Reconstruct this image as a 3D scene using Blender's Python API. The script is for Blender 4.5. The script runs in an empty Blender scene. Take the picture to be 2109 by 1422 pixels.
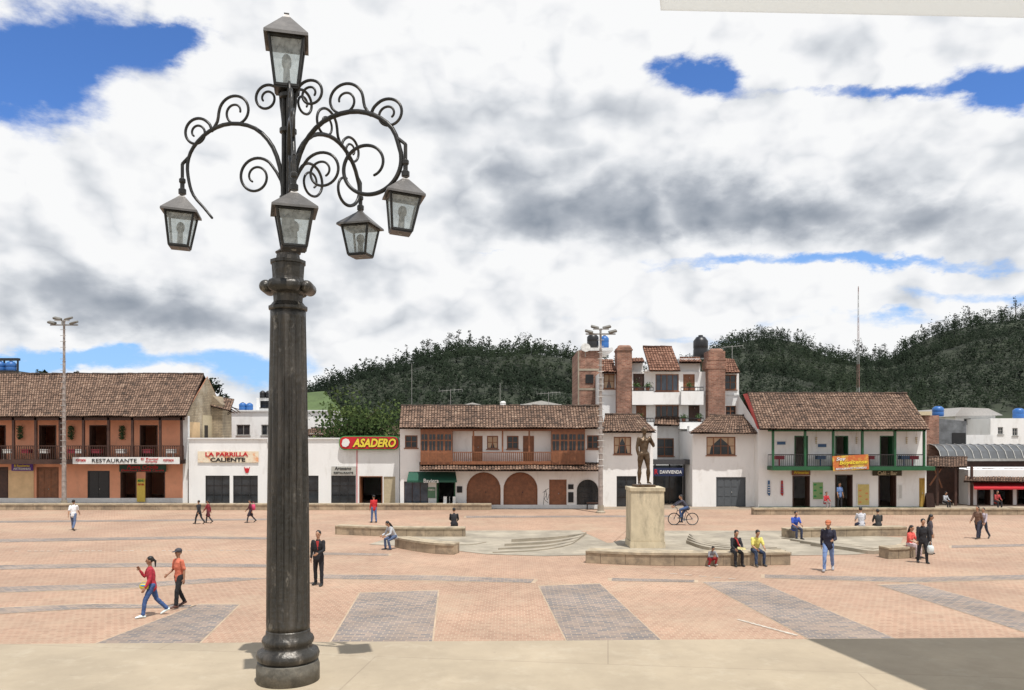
import bpy,bmesh,math,random
import numpy as np
from mathutils import Vector,Matrix,noise
RN=random.Random(7)
F=1640.;CX=1054.5;HY=905.;H=4.7
SC=bpy.context.scene;C=SC.collection
rad=math.radians;sin=math.sin;cos=math.cos;PI=math.pi
def X(px,d):return (px-CX)*d/F
def Z(py,d):return H+(HY-py)*d/F
def P(px,py,d):return Vector((X(px,d),d,Z(py,d)))
def G(px,py,z=0):
    d=F*(H-z)/(py-HY);return Vector((X(px,d),d,z))
ORD=['first','second','third','fourth','fifth','sixth','seventh','eighth','ninth','tenth','eleventh','twelfth','thirteenth','fourteenth','fifteenth','sixteenth','seventeenth','eighteenth','nineteenth','twentieth','twenty-first','twenty-second','twenty-third','twenty-fourth','twenty-fifth','twenty-sixth']
# ---------------------------------------------------------------- materials
MC={}
def newmat(n):
    m=bpy.data.materials.new(n);m.use_nodes=True;nt=m.node_tree
    return m,nt,nt.nodes['Principled BSDF']
def mat(n,c,r=.75,v=.25,s=2.5,bump=.15,metal=0,fine=30,streak=0):
    if n in MC:return MC[n]
    m,nt,b=newmat(n);N=nt.nodes;L=nt.links
    tc=N.new('ShaderNodeTexCoord')
    mp=N.new('ShaderNodeMapping');L.new(tc.outputs['Object'],mp.inputs[0])
    if streak:mp.inputs['Scale'].default_value=(1,1,1-streak)
    nz=N.new('ShaderNodeTexNoise');nz.inputs['Scale'].default_value=s;nz.inputs['Detail'].default_value=7;nz.inputs['Roughness'].default_value=.62
    L.new(mp.outputs[0],nz.inputs['Vector'])
    cr=N.new('ShaderNodeValToRGB');e=cr.color_ramp.elements
    e[0].position=.3;e[1].position=.7
    e[0].color=[max(0,k*(1-v)) for k in c]+[1];e[1].color=[min(1,k*(1+v*.6)) for k in c]+[1]
    L.new(nz.outputs['Fac'],cr.inputs[0]);L.new(cr.outputs[0],b.inputs['Base Color'])
    b.inputs['Roughness'].default_value=r;b.inputs['Metallic'].default_value=metal
    if bump:
        n2=N.new('ShaderNodeTexNoise');n2.inputs['Scale'].default_value=fine;n2.inputs['Detail'].default_value=4
        L.new(tc.outputs['Object'],n2.inputs['Vector'])
        bp=N.new('ShaderNodeBump');bp.inputs['Strength'].default_value=bump;bp.inputs['Distance'].default_value=.02
        L.new(n2.outputs['Fac'],bp.inputs['Height']);L.new(bp.outputs[0],b.inputs['Normal'])
    MC[n]=m;return m
def overlay(m,col,scale,lo,hi,amt,st=(1,1,1)):
    nt=m.node_tree;N=nt.nodes;L=nt.links;b=N['Principled BSDF'];src=b.inputs['Base Color'].links[0].from_socket
    tc=N.new('ShaderNodeTexCoord');mp=N.new('ShaderNodeMapping');mp.inputs['Scale'].default_value=st;mp.inputs['Location'].default_value=(3.3,1.7,.4);L.new(tc.outputs['Object'],mp.inputs[0])
    n3=N.new('ShaderNodeTexNoise');n3.inputs['Scale'].default_value=scale;n3.inputs['Detail'].default_value=8;n3.inputs['Roughness'].default_value=.68;L.new(mp.outputs[0],n3.inputs['Vector'])
    m3=N.new('ShaderNodeMapRange');m3.inputs[1].default_value=lo;m3.inputs[2].default_value=hi;m3.inputs[4].default_value=amt;L.new(n3.outputs['Fac'],m3.inputs[0])
    x3=N.new('ShaderNodeMix');x3.data_type='RGBA';L.new(m3.outputs[0],x3.inputs[0]);L.new(src,x3.inputs[6]);x3.inputs[7].default_value=(*col,1);L.new(x3.outputs[2],b.inputs['Base Color']);return m
def brickmat(n,c1,c2,mo,w,h,ms=.01,axes='xz',r=.85,v=.3,vs=.35,rot=0,bump=.3,bias=0,dirt=None):
    if n in MC:return MC[n]
    m,nt,b=newmat(n);N=nt.nodes;L=nt.links
    tc=N.new('ShaderNodeTexCoord');sp=N.new('ShaderNodeSeparateXYZ');L.new(tc.outputs['Object'],sp.inputs[0])
    cb=N.new('ShaderNodeCombineXYZ');L.new(sp.outputs['Y' if axes=='yz' else 'X'],cb.inputs[0]);L.new(sp.outputs['Y' if axes=='xy' else 'Z'],cb.inputs[1])
    mp=N.new('ShaderNodeMapping');mp.inputs['Rotation'].default_value=(0,0,rot);L.new(cb.outputs[0],mp.inputs[0])
    bt=N.new('ShaderNodeTexBrick');L.new(mp.outputs[0],bt.inputs['Vector'])
    bt.inputs['Scale'].default_value=1;bt.inputs['Brick Width'].default_value=w;bt.inputs['Row Height'].default_value=h
    bt.inputs['Mortar Size'].default_value=ms;bt.inputs['Mortar Smooth'].default_value=.3;bt.inputs['Bias'].default_value=bias
    bt.inputs['Color1'].default_value=(*c1,1);bt.inputs['Color2'].default_value=(*c2,1);bt.inputs['Mortar'].default_value=(*mo,1)
    nz=N.new('ShaderNodeTexNoise');nz.inputs['Scale'].default_value=vs;nz.inputs['Detail'].default_value=8;nz.inputs['Roughness'].default_value=.65
    L.new(tc.outputs['Object'],nz.inputs['Vector'])
    mr=N.new('ShaderNodeMapRange');mr.inputs[1].default_value=.3;mr.inputs[2].default_value=.7;mr.inputs[3].default_value=1-v;mr.inputs[4].default_value=1+v*.5
    L.new(nz.outputs['Fac'],mr.inputs[0])
    mx=N.new('ShaderNodeMix');mx.data_type='RGBA';mx.blend_type='MULTIPLY';mx.inputs[0].default_value=1
    L.new(bt.outputs['Color'],mx.inputs[6]);L.new(mr.outputs[0],mx.inputs[7])
    L.new(mx.outputs[2],b.inputs['Base Color']);b.inputs['Roughness'].default_value=r
    bp=N.new('ShaderNodeBump');bp.inputs['Strength'].default_value=bump;bp.inputs['Distance'].default_value=.01;bp.invert=True
    L.new(bt.outputs['Fac'],bp.inputs['Height']);L.new(bp.outputs[0],b.inputs['Normal'])
    if dirt:overlay(m,dirt[0],dirt[1],.48,.68,dirt[2])
    MC[n]=m;return m
def attrmat(n,stops,r=.85,ns=1.2,na=.5):
    if n in MC:return MC[n]
    m,nt,b=newmat(n);N=nt.nodes;L=nt.links
    at=N.new('ShaderNodeAttribute');at.attribute_name='tint'
    tc=N.new('ShaderNodeTexCoord');nz=N.new('ShaderNodeTexNoise');nz.inputs['Scale'].default_value=ns;nz.inputs['Detail'].default_value=6
    L.new(tc.outputs['Object'],nz.inputs['Vector'])
    mx=N.new('ShaderNodeMix');mx.inputs[0].default_value=na;L.new(at.outputs['Fac'],mx.inputs[2]);L.new(nz.outputs['Fac'],mx.inputs[3])
    cr=N.new('ShaderNodeValToRGB');cr.color_ramp.elements.remove(cr.color_ramp.elements[0])
    for i,(p,c) in enumerate(stops):
        e=cr.color_ramp.elements[0] if i==0 else cr.color_ramp.elements.new(p)
        e.position=p;e.color=(*c,1)
    L.new(mx.outputs[0],cr.inputs[0]);L.new(cr.outputs[0],b.inputs['Base Color']);b.inputs['Roughness'].default_value=r
    b.inputs['Specular IOR Level'].default_value=.12
    MC[n]=m;return m
def glass(n,c=(.03,.035,.04),r=.15):
    if n in MC:return MC[n]
    return mat(n,c,r,.5,1.5,0)
WHITE=overlay(mat('white plaster',(.79,.785,.77),.85,.07,.9,.25,0,14,.6),(.47,.44,.40),1.4,.54,.75,.5,(1,1,.35))
WHITE2=overlay(mat('aged white plaster',(.70,.70,.69),.85,.12,.9,.2),(.42,.40,.36),1.1,.52,.72,.45,(1,1,.3))
SALMON=overlay(mat('salmon plaster',(.72,.33,.20),.85,.14,1.1,.2),(.40,.22,.15),1.6,.55,.72,.45,(1,1,.4))
OCHRE=mat('ochre panel',(.66,.46,.26),.85,.15,1.5,.2)
MUD=brickmat('mud brick',(.30,.235,.155),(.40,.32,.215),(.23,.18,.13),.4,.13,.02,v=.5,vs=.8)
MUDY=brickmat('mud brick side',(.32,.25,.165),(.42,.34,.23),(.24,.19,.13),.4,.13,.02,'yz',v=.55,vs=.7,dirt=((.52,.46,.36),.7,.6))
BRICK=brickmat('red brick',(.24,.09,.055),(.40,.20,.135),(.30,.235,.185),.26,.10,.014,v=.5,vs=1.3,bump=.6,dirt=((.13,.08,.06),1.8,.6))
DWOOD=mat('dark brown wood',(.06,.026,.017),.6,.4,4,.2,0,40)
BWOOD=mat('brown wood',(.20,.075,.03),.55,.35,4,.2,0,40)
RWOOD=mat('varnished wood',(.23,.088,.038),.5,.35,5,.2,0,40)
GLASS=glass('window glass');BGLASS=glass('blue glass',(.07,.09,.12),.1)
BLACK=mat('black paint',(.015,.015,.016),.4,.3,5,.05)
GREEN=mat('green paint',(.01,.09,.032),.5,.2,4,.05)
IRON=mat('black iron',(.02,.02,.02),.5,.3,8,.1)
STEEL=mat('galvanised steel',(.38,.37,.35),.5,.35,5,.1,.4)
STONE=brickmat('sandstone blocks',(.36,.28,.19),(.44,.35,.24),(.2,.15,.1),.9,.6,.015,v=.45,vs=1.2,dirt=((.13,.105,.08),1.5,.8))
STONECAP=overlay(mat('sandstone coping',(.42,.345,.24),.9,.35,2.2,.4),(.18,.15,.12),2.5,.48,.68,.7)
CONC=overlay(mat('weathered concrete',(.36,.315,.245),.9,.35,.8,.3),(.20,.175,.14),.6,.48,.66,.65)
CREAM=overlay(mat('cream stone',(.58,.49,.34),.9,.25,1.8,.3,0,12,.5),(.26,.22,.16),2.6,.50,.68,.7,(1,1,.35))
BRONZE=mat('dark bronze',(.11,.072,.042),.42,.5,7,.2,.55)
TILE=attrmat('clay roof tiles',[(.16,(.045,.036,.032)),(.34,(.12,.082,.062)),(.5,(.205,.132,.096)),(.66,(.275,.182,.132)),(.84,(.37,.285,.215))],.92,1.6,.5)
TILER=attrmat('red roof tiles',[(.2,(.08,.045,.034)),(.45,(.19,.098,.068)),(.65,(.28,.155,.11)),(.82,(.36,.26,.19))],.92,1.4,.5)
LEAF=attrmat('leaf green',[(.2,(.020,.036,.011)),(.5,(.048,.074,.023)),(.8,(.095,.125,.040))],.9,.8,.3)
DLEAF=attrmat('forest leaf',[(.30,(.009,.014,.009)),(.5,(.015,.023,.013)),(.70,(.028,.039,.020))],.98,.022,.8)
def flat(n,c,r=.7,v=.12):return mat(n,c,r,v,6,.08)
# ---------------------------------------------------------------- object helpers
WM={}
def root(name,label,cat,loc,rz=0,group=None):
    o=bpy.data.objects.new(name,None);C.objects.link(o);o.location=loc;o.rotation_euler=(0,0,rz);o.empty_display_size=.2
    o['label']=label;o['category']=cat
    if group:o['group']=group
    WM[o.name]=Matrix.Translation(Vector(loc))@Matrix.Rotation(rz,4,'Z');return o
def obj(name,bm,mt,parent=None,smooth=False,local=False,label=None,recalc=True):
    if isinstance(bm,bpy.types.Mesh):me=bm
    else:
        if recalc:bmesh.ops.recalc_face_normals(bm,faces=bm.faces)
        me=bpy.data.meshes.new(name);bm.to_mesh(me);bm.free()
    o=bpy.data.objects.new(name,me);C.objects.link(o);o.data.materials.append(mt)
    if parent:
        if not local:me.transform(WM[parent.name].inverted())
        o.parent=parent;WM[o.name]=WM[parent.name]
    else:WM[o.name]=Matrix()
    if smooth:
        me.polygons.foreach_set('use_smooth',[True]*len(me.polygons))
    if label:o['label']=label
    return o
def tag(o,label=None,cat=None,group=None,kind=None):
    if label:o['label']=label
    if cat:o['category']=cat
    if group:o['group']=group
    if kind:o['kind']=kind
    return o
def single(name,bm,mt,label,cat,loc,smooth=False,group=None):
    o=obj(name,bm,mt,None,smooth);o.data.transform(Matrix.Translation(-Vector(loc)));o.location=loc
    WM[o.name]=Matrix.Translation(Vector(loc));return tag(o,label,cat,group)
def struct(name,bm,mt,smooth=False):return tag(obj(name,bm,mt,None,smooth),kind='structure')
B=bmesh.new
def bx(bm,x0,x1,y0,y1,z0,z1):
    v=[bm.verts.new((x,y,z)) for z in (z0,z1) for y in (y0,y1) for x in (x0,x1)]
    for f in ((0,2,3,1),(4,5,7,6),(0,1,5,4),(2,6,7,3),(0,4,6,2),(1,3,7,5)):bm.faces.new([v[i] for i in f])
def poly(bm,pts):return bm.faces.new([bm.verts.new(p) for p in pts])
def prism(bm,pts,z0,z1):
    a=[bm.verts.new((p[0],p[1],z0)) for p in pts];b=[bm.verts.new((p[0],p[1],z1)) for p in pts];n=len(pts)
    bm.faces.new(a[::-1]);bm.faces.new(b)
    for i in range(n):bm.faces.new((a[i],a[(i+1)%n],b[(i+1)%n],b[i]))
def prismy(bm,pts,y0,y1):
    a=[bm.verts.new((p[0],y0,p[1])) for p in pts];b=[bm.verts.new((p[0],y1,p[1])) for p in pts];n=len(pts)
    bm.faces.new(a[::-1]);bm.faces.new(b)
    for i in range(n):bm.faces.new((a[i],a[(i+1)%n],b[(i+1)%n],b[i]))
def loft(bm,pts,rads,seg=10,cap=True,ref=None):
    pts=[Vector(p) for p in pts];rr=[r if isinstance(r,tuple) else (r,r) for r in rads]
    if cap:
        t0=(pts[1]-pts[0]).normalized();t1=(pts[-1]-pts[-2]).normalized();m0=min(rr[0]);m1=min(rr[-1])
        pts=[pts[0]-t0*m0*.8,pts[0]-t0*m0*.5]+pts+[pts[-1]+t1*m1*.5,pts[-1]+t1*m1*.8]
        rr=[(rr[0][0]*.4,rr[0][1]*.4),(rr[0][0]*.8,rr[0][1]*.8)]+rr+[(rr[-1][0]*.8,rr[-1][1]*.8),(rr[-1][0]*.4,rr[-1][1]*.4)]
    n=len(pts);rings=[];a=None
    for i in range(n):
        t=(pts[min(i+1,n-1)]-pts[max(i-1,0)]).normalized()
        if ref is not None:a=Vector(ref)
        elif a is None:a=Vector((1,0,0)) if abs(t.x)<.8 else Vector((0,1,0))
        a=(a-t*a.dot(t)).normalized();b=t.cross(a)
        rings.append([bm.verts.new(pts[i]+a*rr[i][0]*cos(2*PI*k/seg)+b*rr[i][1]*sin(2*PI*k/seg)) for k in range(seg)])
    for i in range(n-1):
        for k in range(seg):bm.faces.new((rings[i][k],rings[i][(k+1)%seg],rings[i+1][(k+1)%seg],rings[i+1][k]))
    bm.faces.new(rings[0][::-1]);bm.faces.new(rings[-1])
def bar(bm,a,b,r,seg=6):loft(bm,[a,b],[r,r],seg,False)
def ell(bm,c,r,M=None,sub=2):
    m=Matrix.Translation(Vector(c))@Matrix.Diagonal((r[0],r[1],r[2],1))
    if M is not None:m=M@m
    bmesh.ops.create_icosphere(bm,subdivisions=sub,radius=1,matrix=m)
def lathe(bm,x,y,prof,seg=32,flute=None):
    rings=[]
    for (r,z,*f) in prof:
        fl=f[0] if f else 0;ring=[]
        for k in range(seg):
            q=r*(1-(fl*abs(cos(flute*PI*k/seg))**3 if fl else 0));ring.append(bm.verts.new((x+q*cos(2*PI*k/seg),y+q*sin(2*PI*k/seg),z)))
        rings.append(ring)
    for i in range(len(prof)-1):
        for k in range(seg):bm.faces.new((rings[i][k],rings[i][(k+1)%seg],rings[i+1][(k+1)%seg],rings[i+1][k]))
    bm.faces.new(rings[0][::-1]);bm.faces.new(rings[-1])
def crom(pts,n=6):
    p=[Vector(q) for q in pts];p=[p[0]*2-p[1]]+p+[p[-1]*2-p[-2]];out=[]
    for i in range(1,len(p)-2):
        for k in range(n):
            t=k/n;a,b,c,d=p[i-1:i+3]
            out.append(.5*((2*b)+(c-a)*t+(2*a-5*b+4*c-d)*t*t+(-a+3*b-3*c+d)*t**3))
    out.append(p[-2]);return out
def evalmesh(o):
    dg=bpy.context.evaluated_depsgraph_get();me=bpy.data.meshes.new_from_object(o.evaluated_get(dg))
    bpy.data.objects.remove(o)
    return me
def vox(bm,size,sm=2,nz=0,fr=9):
    me=bpy.data.meshes.new('t');bm.to_mesh(me);bm.free();o=bpy.data.objects.new('t',me);C.objects.link(o)
    m=o.modifiers.new('r','REMESH');m.mode='VOXEL';m.voxel_size=size
    s=o.modifiers.new('s','SMOOTH');s.iterations=sm;s.factor=.5
    out=evalmesh(o);bpy.data.meshes.remove(me)
    if nz:
        ns=[v.normal.copy() for v in out.vertices]
        for v,n in zip(out.vertices,ns):
            v.co+=n*(noise.noise(v.co*fr)*nz+noise.noise(v.co*fr*2.3)*nz*.5)
    return out
def textmesh(s,w,h,ext=.01,off=.012,slant=0):
    cu=bpy.data.curves.new('t','FONT');cu.body=s;cu.extrude=ext;cu.offset=off;cu.resolution_u=3;cu.align_x='CENTER';cu.shear=slant
    o=bpy.data.objects.new('t',cu);C.objects.link(o);me=evalmesh(o)
    n=len(me.vertices);co=np.empty(n*3);me.vertices.foreach_get('co',co);co=co.reshape(-1,3)
    mn=co.min(0);mx=co.max(0);c=(mn+mx)/2
    out=np.empty_like(co);out[:,0]=(co[:,0]-c[0])*w/(mx[0]-mn[0]);out[:,2]=(co[:,1]-c[1])*h/(mx[1]-mn[1]);out[:,1]=-(co[:,2]-c[2])
    me.vertices.foreach_set('co',out.ravel());return me
# ---------------------------------------------------------------- people (built first)
SK=[mat('skin light brown',(.42,.23,.14),.6,.1,8,0),mat('skin brown',(.32,.165,.10),.6,.1,8,0)]
HAIR=mat('black hair',(.012,.01,.009),.5,.3,20,.2)
EYE=mat('dark eye',(.01,.01,.01),.3,.1,3,0);LIP=mat('lip',(.30,.09,.07),.6,.1,3,0)
def adir(a,b,s):a=rad(a);b=rad(b);return Vector((s*sin(b),-sin(a)*cos(b),-cos(a)*cos(b)))
def person(loc,rot,h,label,pose={},fit={},group=None,name='person',cat='person',vx=.009,statue=None):
    s=h/1.72;g=lambda k,d:pose.get(k,d)
    L=rad(g('lean',2));t=Vector((sin(rad(g('side',0))),-sin(L),cos(L))).normalized()
    sw=.17 if not fit.get('f') else .15
    hip=Vector((0,0,0));nb=t*.50
    la=g('la',(4,7,14,3));ra=g('ra',(4,7,14,3));ll=g('ll',(3,4,0));rl=g('rl',(-2,4,-4))
    J={}
    for sd,arm,leg,kk in ((1,la,ll,'L'),(-1,ra,rl,'R')):
        sh=nb-t*.045+Vector((sd*sw,0,0));el=sh+adir(arm[0],arm[1],sd)*.28;wr=el+adir(arm[2],arm[3],sd)*.25
        hj=Vector((sd*.085,0,-.02));kn=hj+adir(leg[0],leg[1],sd)*.43;an=kn+adir(leg[2],leg[1]*.3,sd)*.42
        fp=rad(leg[3]) if len(leg)>3 else 0
        toe=an+Vector((sd*.02,-cos(fp)*.17,-sin(fp)*.17-.045));heel=an+Vector((0,.05*cos(fp),.05*sin(fp)-.05))
        J[kk]=dict(sh=sh,el=el,wr=wr,hj=hj,kn=kn,an=an,toe=toe,heel=heel,hd=(wr-el).normalized(),sd=sd)
    low=min(min(J[k]['toe'].z,J[k]['heel'].z) for k in 'LR')-.03
    dz=g('hipz',None);dz=(-low) if dz is None else dz/s
    T=Matrix.Diagonal((s,s,s,1))@Matrix.Translation((0,0,dz))
    r=root(name,label,cat,loc,rot,group)
    hn=rad(g('hn',0)+g('lean',2)*.4);up=Vector((t.x*.5,-sin(hn),cos(hn))).normalized()
    hc=nb+t*.03+up*.16
    yw=rad(g('hy',0));fw=Vector((sin(yw),-cos(yw),0));fw=(fw-up*fw.dot(up)).normalized();rt=up.cross(-fw)
    HM=Matrix(((rt.x,-fw.x,up.x,hc.x),(rt.y,-fw.y,up.y,hc.y),(rt.z,-fw.z,up.z,hc.z),(0,0,0,1)))
    k=1.34 if statue else 1
    b=B()
    loft(b,[hip-t*.04,hip+t*.1,hip+t*.28,nb-t*.07,nb-t*.01],[(.135,.09),(.115*(1+.1*(k>1)),.08),(.14*(1+.1*(k>1)),.095),(.14*k,.085),(.07,.06)],14,True,(1,0,0))
    loft(b,[nb-t*.05,hc-up*.05],[.055,.05],10)
    ell(b,(0,0,.01),(.075,.095,.108),HM);ell(b,(0,-.028,-.055),(.053,.06,.062),HM);ell(b,(0,-.097,-.012),(.013,.018,.026),HM)
    for q in (-1,1):ell(b,(q*.078,.008,-.01),(.012,.022,.032),HM);ell(b,(q*.032,-.08,.035),(.022,.012,.01),HM)
    for kk in 'LR':
        j=J[kk];sd=j['sd']
        loft(b,[j['sh'],(j['sh']+j['el'])/2,j['el'],j['el'].lerp(j['wr'],.35),j['wr']],[.046*k,.043*k,.035*k,.037*k,.025],10)
        loft(b,[j['hj'],j['hj'].lerp(j['kn'],.4),j['kn'],j['kn'].lerp(j['an'],.35),j['an']],[.075*k,.07*k,.05,.052*k,.035],10)
        loft(b,[j['heel']+Vector((0,0,.015)),j['an']-Vector((0,0,.025)),j['toe'].lerp(j['an'],.4),j['toe']],[.03,.033,(.036,.028),(.034,.016)],8)
        hd=j['hd'];inn=Vector((-sd,0,0));inn=(inn-hd*inn.dot(hd)).normalized();fr=hd.cross(inn)
        if fr.y>0:fr=-fr
        pc=j['wr']+hd*.055
        loft(b,[j['wr'],pc,j['wr']+hd*.09],[(.026,.02),(.040,.015),(.038,.013)],8,True,fr)
        cu=g('curl',.35)
        for i,(o_,ln) in enumerate(((.030,.072),(.010,.08),(-.010,.075),(-.029,.06))):
            p0=j['wr']+hd*.085+fr*o_;d1=(hd+inn*cu*.5).normalized();d2=(hd+inn*cu*1.6).normalized()
            loft(b,[p0,p0+d1*ln*.5,p0+d1*ln*.5+d2*ln*.5],[.010,.009,.007],6)
        p0=j['wr']+hd*.03+fr*.03;d1=(hd*.6+fr*.8).normalized()
        loft(b,[p0,p0+d1*.035,p0+d1*.035+(hd+fr*.2).normalized()*.03],[.013,.011,.009],6)
    if statue:
        ell(b,(0,.02,.035),(.085,.095,.095),HM)
        for q in (-1,1):ell(b,nb+Vector((q*.065,-.075,-.13)),(.075,.04,.06))
        me=vox(b,.011,2,.004,16);me.transform(T);obj('figure',me,statue,r,True,True)
        return r,{}
    me=vox(b,vx,1);me.transform(T)
    obj('body',me,SK[fit.get('skin',0)],r,True,True)
    c=flat('cloth %s'%(fit['top'],),fit['top'],.85,.2)
    b=B();f_=fit.get('bulk',0);hem=-.10
    loft(b,[hip+t*hem,hip+t*.02,hip+t*.13,hip+t*.3,nb-t*.08,nb-t*.012],[(.158+f_,.118+f_),(.155+f_,.115+f_),(.145+f_,.108+f_),(.168+f_,.122+f_),(.165+f_,.105+f_),(.078,.068)],16,True,(1,0,0))
    for kk in 'LR':
        j=J[kk]
        if fit.get('short'):loft(b,[j['sh'],j['sh'].lerp(j['el'],.5),j['sh'].lerp(j['el'],.85)],[.062,.06,.055],12)
        else:loft(b,[j['sh'],j['sh'].lerp(j['el'],.5),j['el'],j['el'].lerp(j['wr'],.5),j['el'].lerp(j['wr'],.93)],[.062+f_*.5,.058+f_*.5,.05+f_*.5,.045,.036],12)
    if fit.get('hood'):ell(b,nb+Vector((0,.06,.02)),(.1,.07,.06))
    me=vox(b,vx*1.3,2,.010,11);me.transform(T);obj(fit.get('topname','shirt'),me,c,r,True,True)
    c=flat('cloth %s'%(fit['bot'],),fit['bot'],.85,.25)
    b=B();loft(b,[hip-Vector((0,0,.05)),hip+t*.06],[(.15,.115),(.142,.108)],14,True,(1,0,0))
    for kk in 'LR':
        j=J[kk]
        if fit.get('skirt'):loft(b,[j['hj'],j['hj'].lerp(j['kn'],.85)],[.105,.115],12)
        else:loft(b,[j['hj']+Vector((0,0,.02)),j['hj'].lerp(j['kn'],.45),j['kn'],j['kn'].lerp(j['an'],.4),j['kn'].lerp(j['an'],.95)],[.098,.087,.065,.062,.055],12)
    me=vox(b,vx*1.3,2,.010,11);me.transform(T);obj('skirt' if fit.get('skirt') else 'trousers',me,c,r,True,True)
    if fit.get('skirt'):
        b=B()
        for kk in 'LR':
            j=J[kk];loft(b,[j['kn'].lerp(j['an'],.1),j['kn'].lerp(j['an'],.5),j['an']],[.054,.056,.04],10)
        b.transform(T);obj('socks',b,flat('stocking',fit.get('sock',(.02,.02,.03))),r,True,True)
    c=flat('shoe %s'%(fit.get('shoe',(.02,.02,.02)),),fit.get('shoe',(.02,.02,.02)),.5)
    for kk in 'LR':
        j=J[kk];b=B()
        loft(b,[j['heel']+Vector((0,0,.012)),j['an']-Vector((0,0,.02)),j['toe'].lerp(j['an'],.4)+Vector((0,0,-.004)),j['toe']+Vector((0,-.015,0))],[(.038,.036),(.044,.046),(.046,.036),(.04,.022)],12)
        b.transform(T);obj('shoe',b,c,r,True,True)
    b=B();ell(b,(0,.022,.034),(.085,.097,.098),HM,3)
    st=fit.get('hair','short')
    if st=='long':loft(b,[HM@Vector((0,.06,.02)),HM@Vector((0,.085,-.1)),HM@Vector((0,.1,-.24)),HM@Vector((0,.1,-.33))],[(.085,.05),(.09,.05),(.08,.035),(.04,.02)],12,True,rt)
    if st=='tail':loft(b,[HM@Vector((0,.1,.03)),HM@Vector((0,.15,-.03)),HM@Vector((0,.14,-.2))],[.035,.035,.015],8)
    me=vox(b,.011,1,.006,22);me.transform(T);obj('hair',me,HAIR,r,True,True)
    if fit.get('cap'):
        b=B();ell(b,(0,.010,.066),(.099,.112,.080),HM,3);loft(b,[HM@Vector((0,-.08,.06)),HM@Vector((0,-.14,.055)),HM@Vector((0,-.19,.045))],[(.08,.010),(.07,.010),(.045,.008)],10,True,rt)
        b.transform(T);obj('cap',b,flat('cap %s'%(fit['cap'],),fit['cap']),r,True,True)
    for q in (-1,1):
        b=B();ell(b,(q*.031,-.087,.014),(.013,.008,.007),HM,1);b.transform(T);obj('eye',b,EYE,r,True,True)
    b=B();ell(b,(0,-.087,-.062),(.023,.007,.006),HM,1);b.transform(T);obj('mouth',b,LIP,r,True,True)
    return r,{kk:WM[r.name]@(T@(J[kk]['wr']+J[kk]['hd']*.1)) for kk in 'LR'}|{'nb':WM[r.name]@(T@nb),'hip':WM[r.name]@(T@hip)}
WK1=dict(lean=4,ll=(24,3,10),rl=(-14,3,-42,35),la=(-20,8,-8,4),ra=(22,8,40,4))
WK2=dict(lean=4,rl=(22,3,8),ll=(-14,3,-40,35),ra=(-20,8,-8,4),la=(20,8,36,4))
STAND=dict(lean=1)
SIT=dict(lean=12,ll=(84,6,-4),rl=(84,6,2),la=(22,10,68,-12),ra=(22,10,68,-12),hn=10)
DARK=(.018,.018,.022)
def hgt(py0,py1):d=F*H/(py1-HY);return (py1-py0)*d/F
def sack(name,label,cat,loc,r,mt):
    b=B();ell(b,(0,0,0),(1,1,1),None,3)
    for v in b.verts:
        v.co.x=math.copysign(abs(v.co.x)**.6,v.co.x);v.co.z=math.copysign(abs(v.co.z)**.7,v.co.z);v.co+=v.co*noise.noise(v.co*3)*.12
        v.co=Vector((v.co.x*r[0],v.co.y*r[1],v.co.z*r[2]))
    rt_=root(name,label,cat,loc);obj('pouch',b,mt,rt_,True,True)
    b=B();loft(b,crom([(-r[0]*.6,0,r[2]*.8),(-r[0]*.3,0,r[2]*1.7),(r[0]*.3,0,r[2]*1.7),(r[0]*.6,0,r[2]*.8)],4),[.008]*13,5,False);obj('strap',b,mt,rt_,False,True)
    return rt_
r1,h1=person(G(313,1270),rad(-60),hgt(1145,1270),'woman in crimson top and jeans walking left beside the man in a salmon shirt',dict(lean=6,ll=(26,4,8),rl=(-18,4,-42,30),ra=(30,10,150,-20),la=(5,10,30,5),hy=-5),dict(top=(.42,.03,.05),short=False,bot=(.05,.10,.25),shoe=(.7,.8,.8),hair='tail',f=1,skin=1),vx=.0075)
s_=sack('handbag','small yellow and blue bag at the hip of the woman in crimson','handbag',h1['hip']+Vector((-.13,-.17,-.02)),(.12,.05,.075),flat('bag yellow',(.65,.52,.06)))
b=B();ell(b,(0,-.008,.028),(.115,.05,.035),None,2);obj('flap',b,flat('bag blue',(.04,.28,.5)),s_,True,True)
person(G(369,1252),rad(-35),hgt(1133,1252),'man in salmon shirt, dark cap and black trousers walking beside the woman in crimson',dict(lean=3,ll=(20,4,4),rl=(-8,4,-28,20),ra=(4,12,60,-10),la=(-10,10,5,5),hy=5),dict(top=(.62,.17,.10),short=True,bot=(.012,.012,.014),shoe=(.08,.03,.02),hair='short',cap=(.045,.045,.055),skin=1),vx=.0075)
person(G(656,1206),rad(-10),hgt(1095,1206),'young man in black suit standing just right of the big lamp post',dict(ll=(6,5,2),rl=(-4,5,-8),la=(18,10,70,-25),ra=(0,10,8,2)),dict(top=(.012,.012,.016),bot=(.012,.012,.016),topname='jacket',bulk=.008),vx=.008)
b=B();q=G(656,1206);hh=hgt(1095,1206)
prismy(b,[(q.x-.05,q.z+hh*.835),(q.x+.05,q.z+hh*.835),(q.x+.012,q.z+hh*.66)],q.y-.145,q.y-.13);single('scarf',b,flat('red knit',(.4,.03,.03)),'small red collar at the neck of the young man in black suit','scarf',q+Vector((0,0,1.3)))
person(G(151,1093),rad(190),hgt(1030,1093),'man in white shirt and blue jeans walking away near the far left wall',WK1,dict(top=(.75,.75,.76),short=True,bot=(.10,.14,.24),shoe=(.1,.1,.1)))
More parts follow.
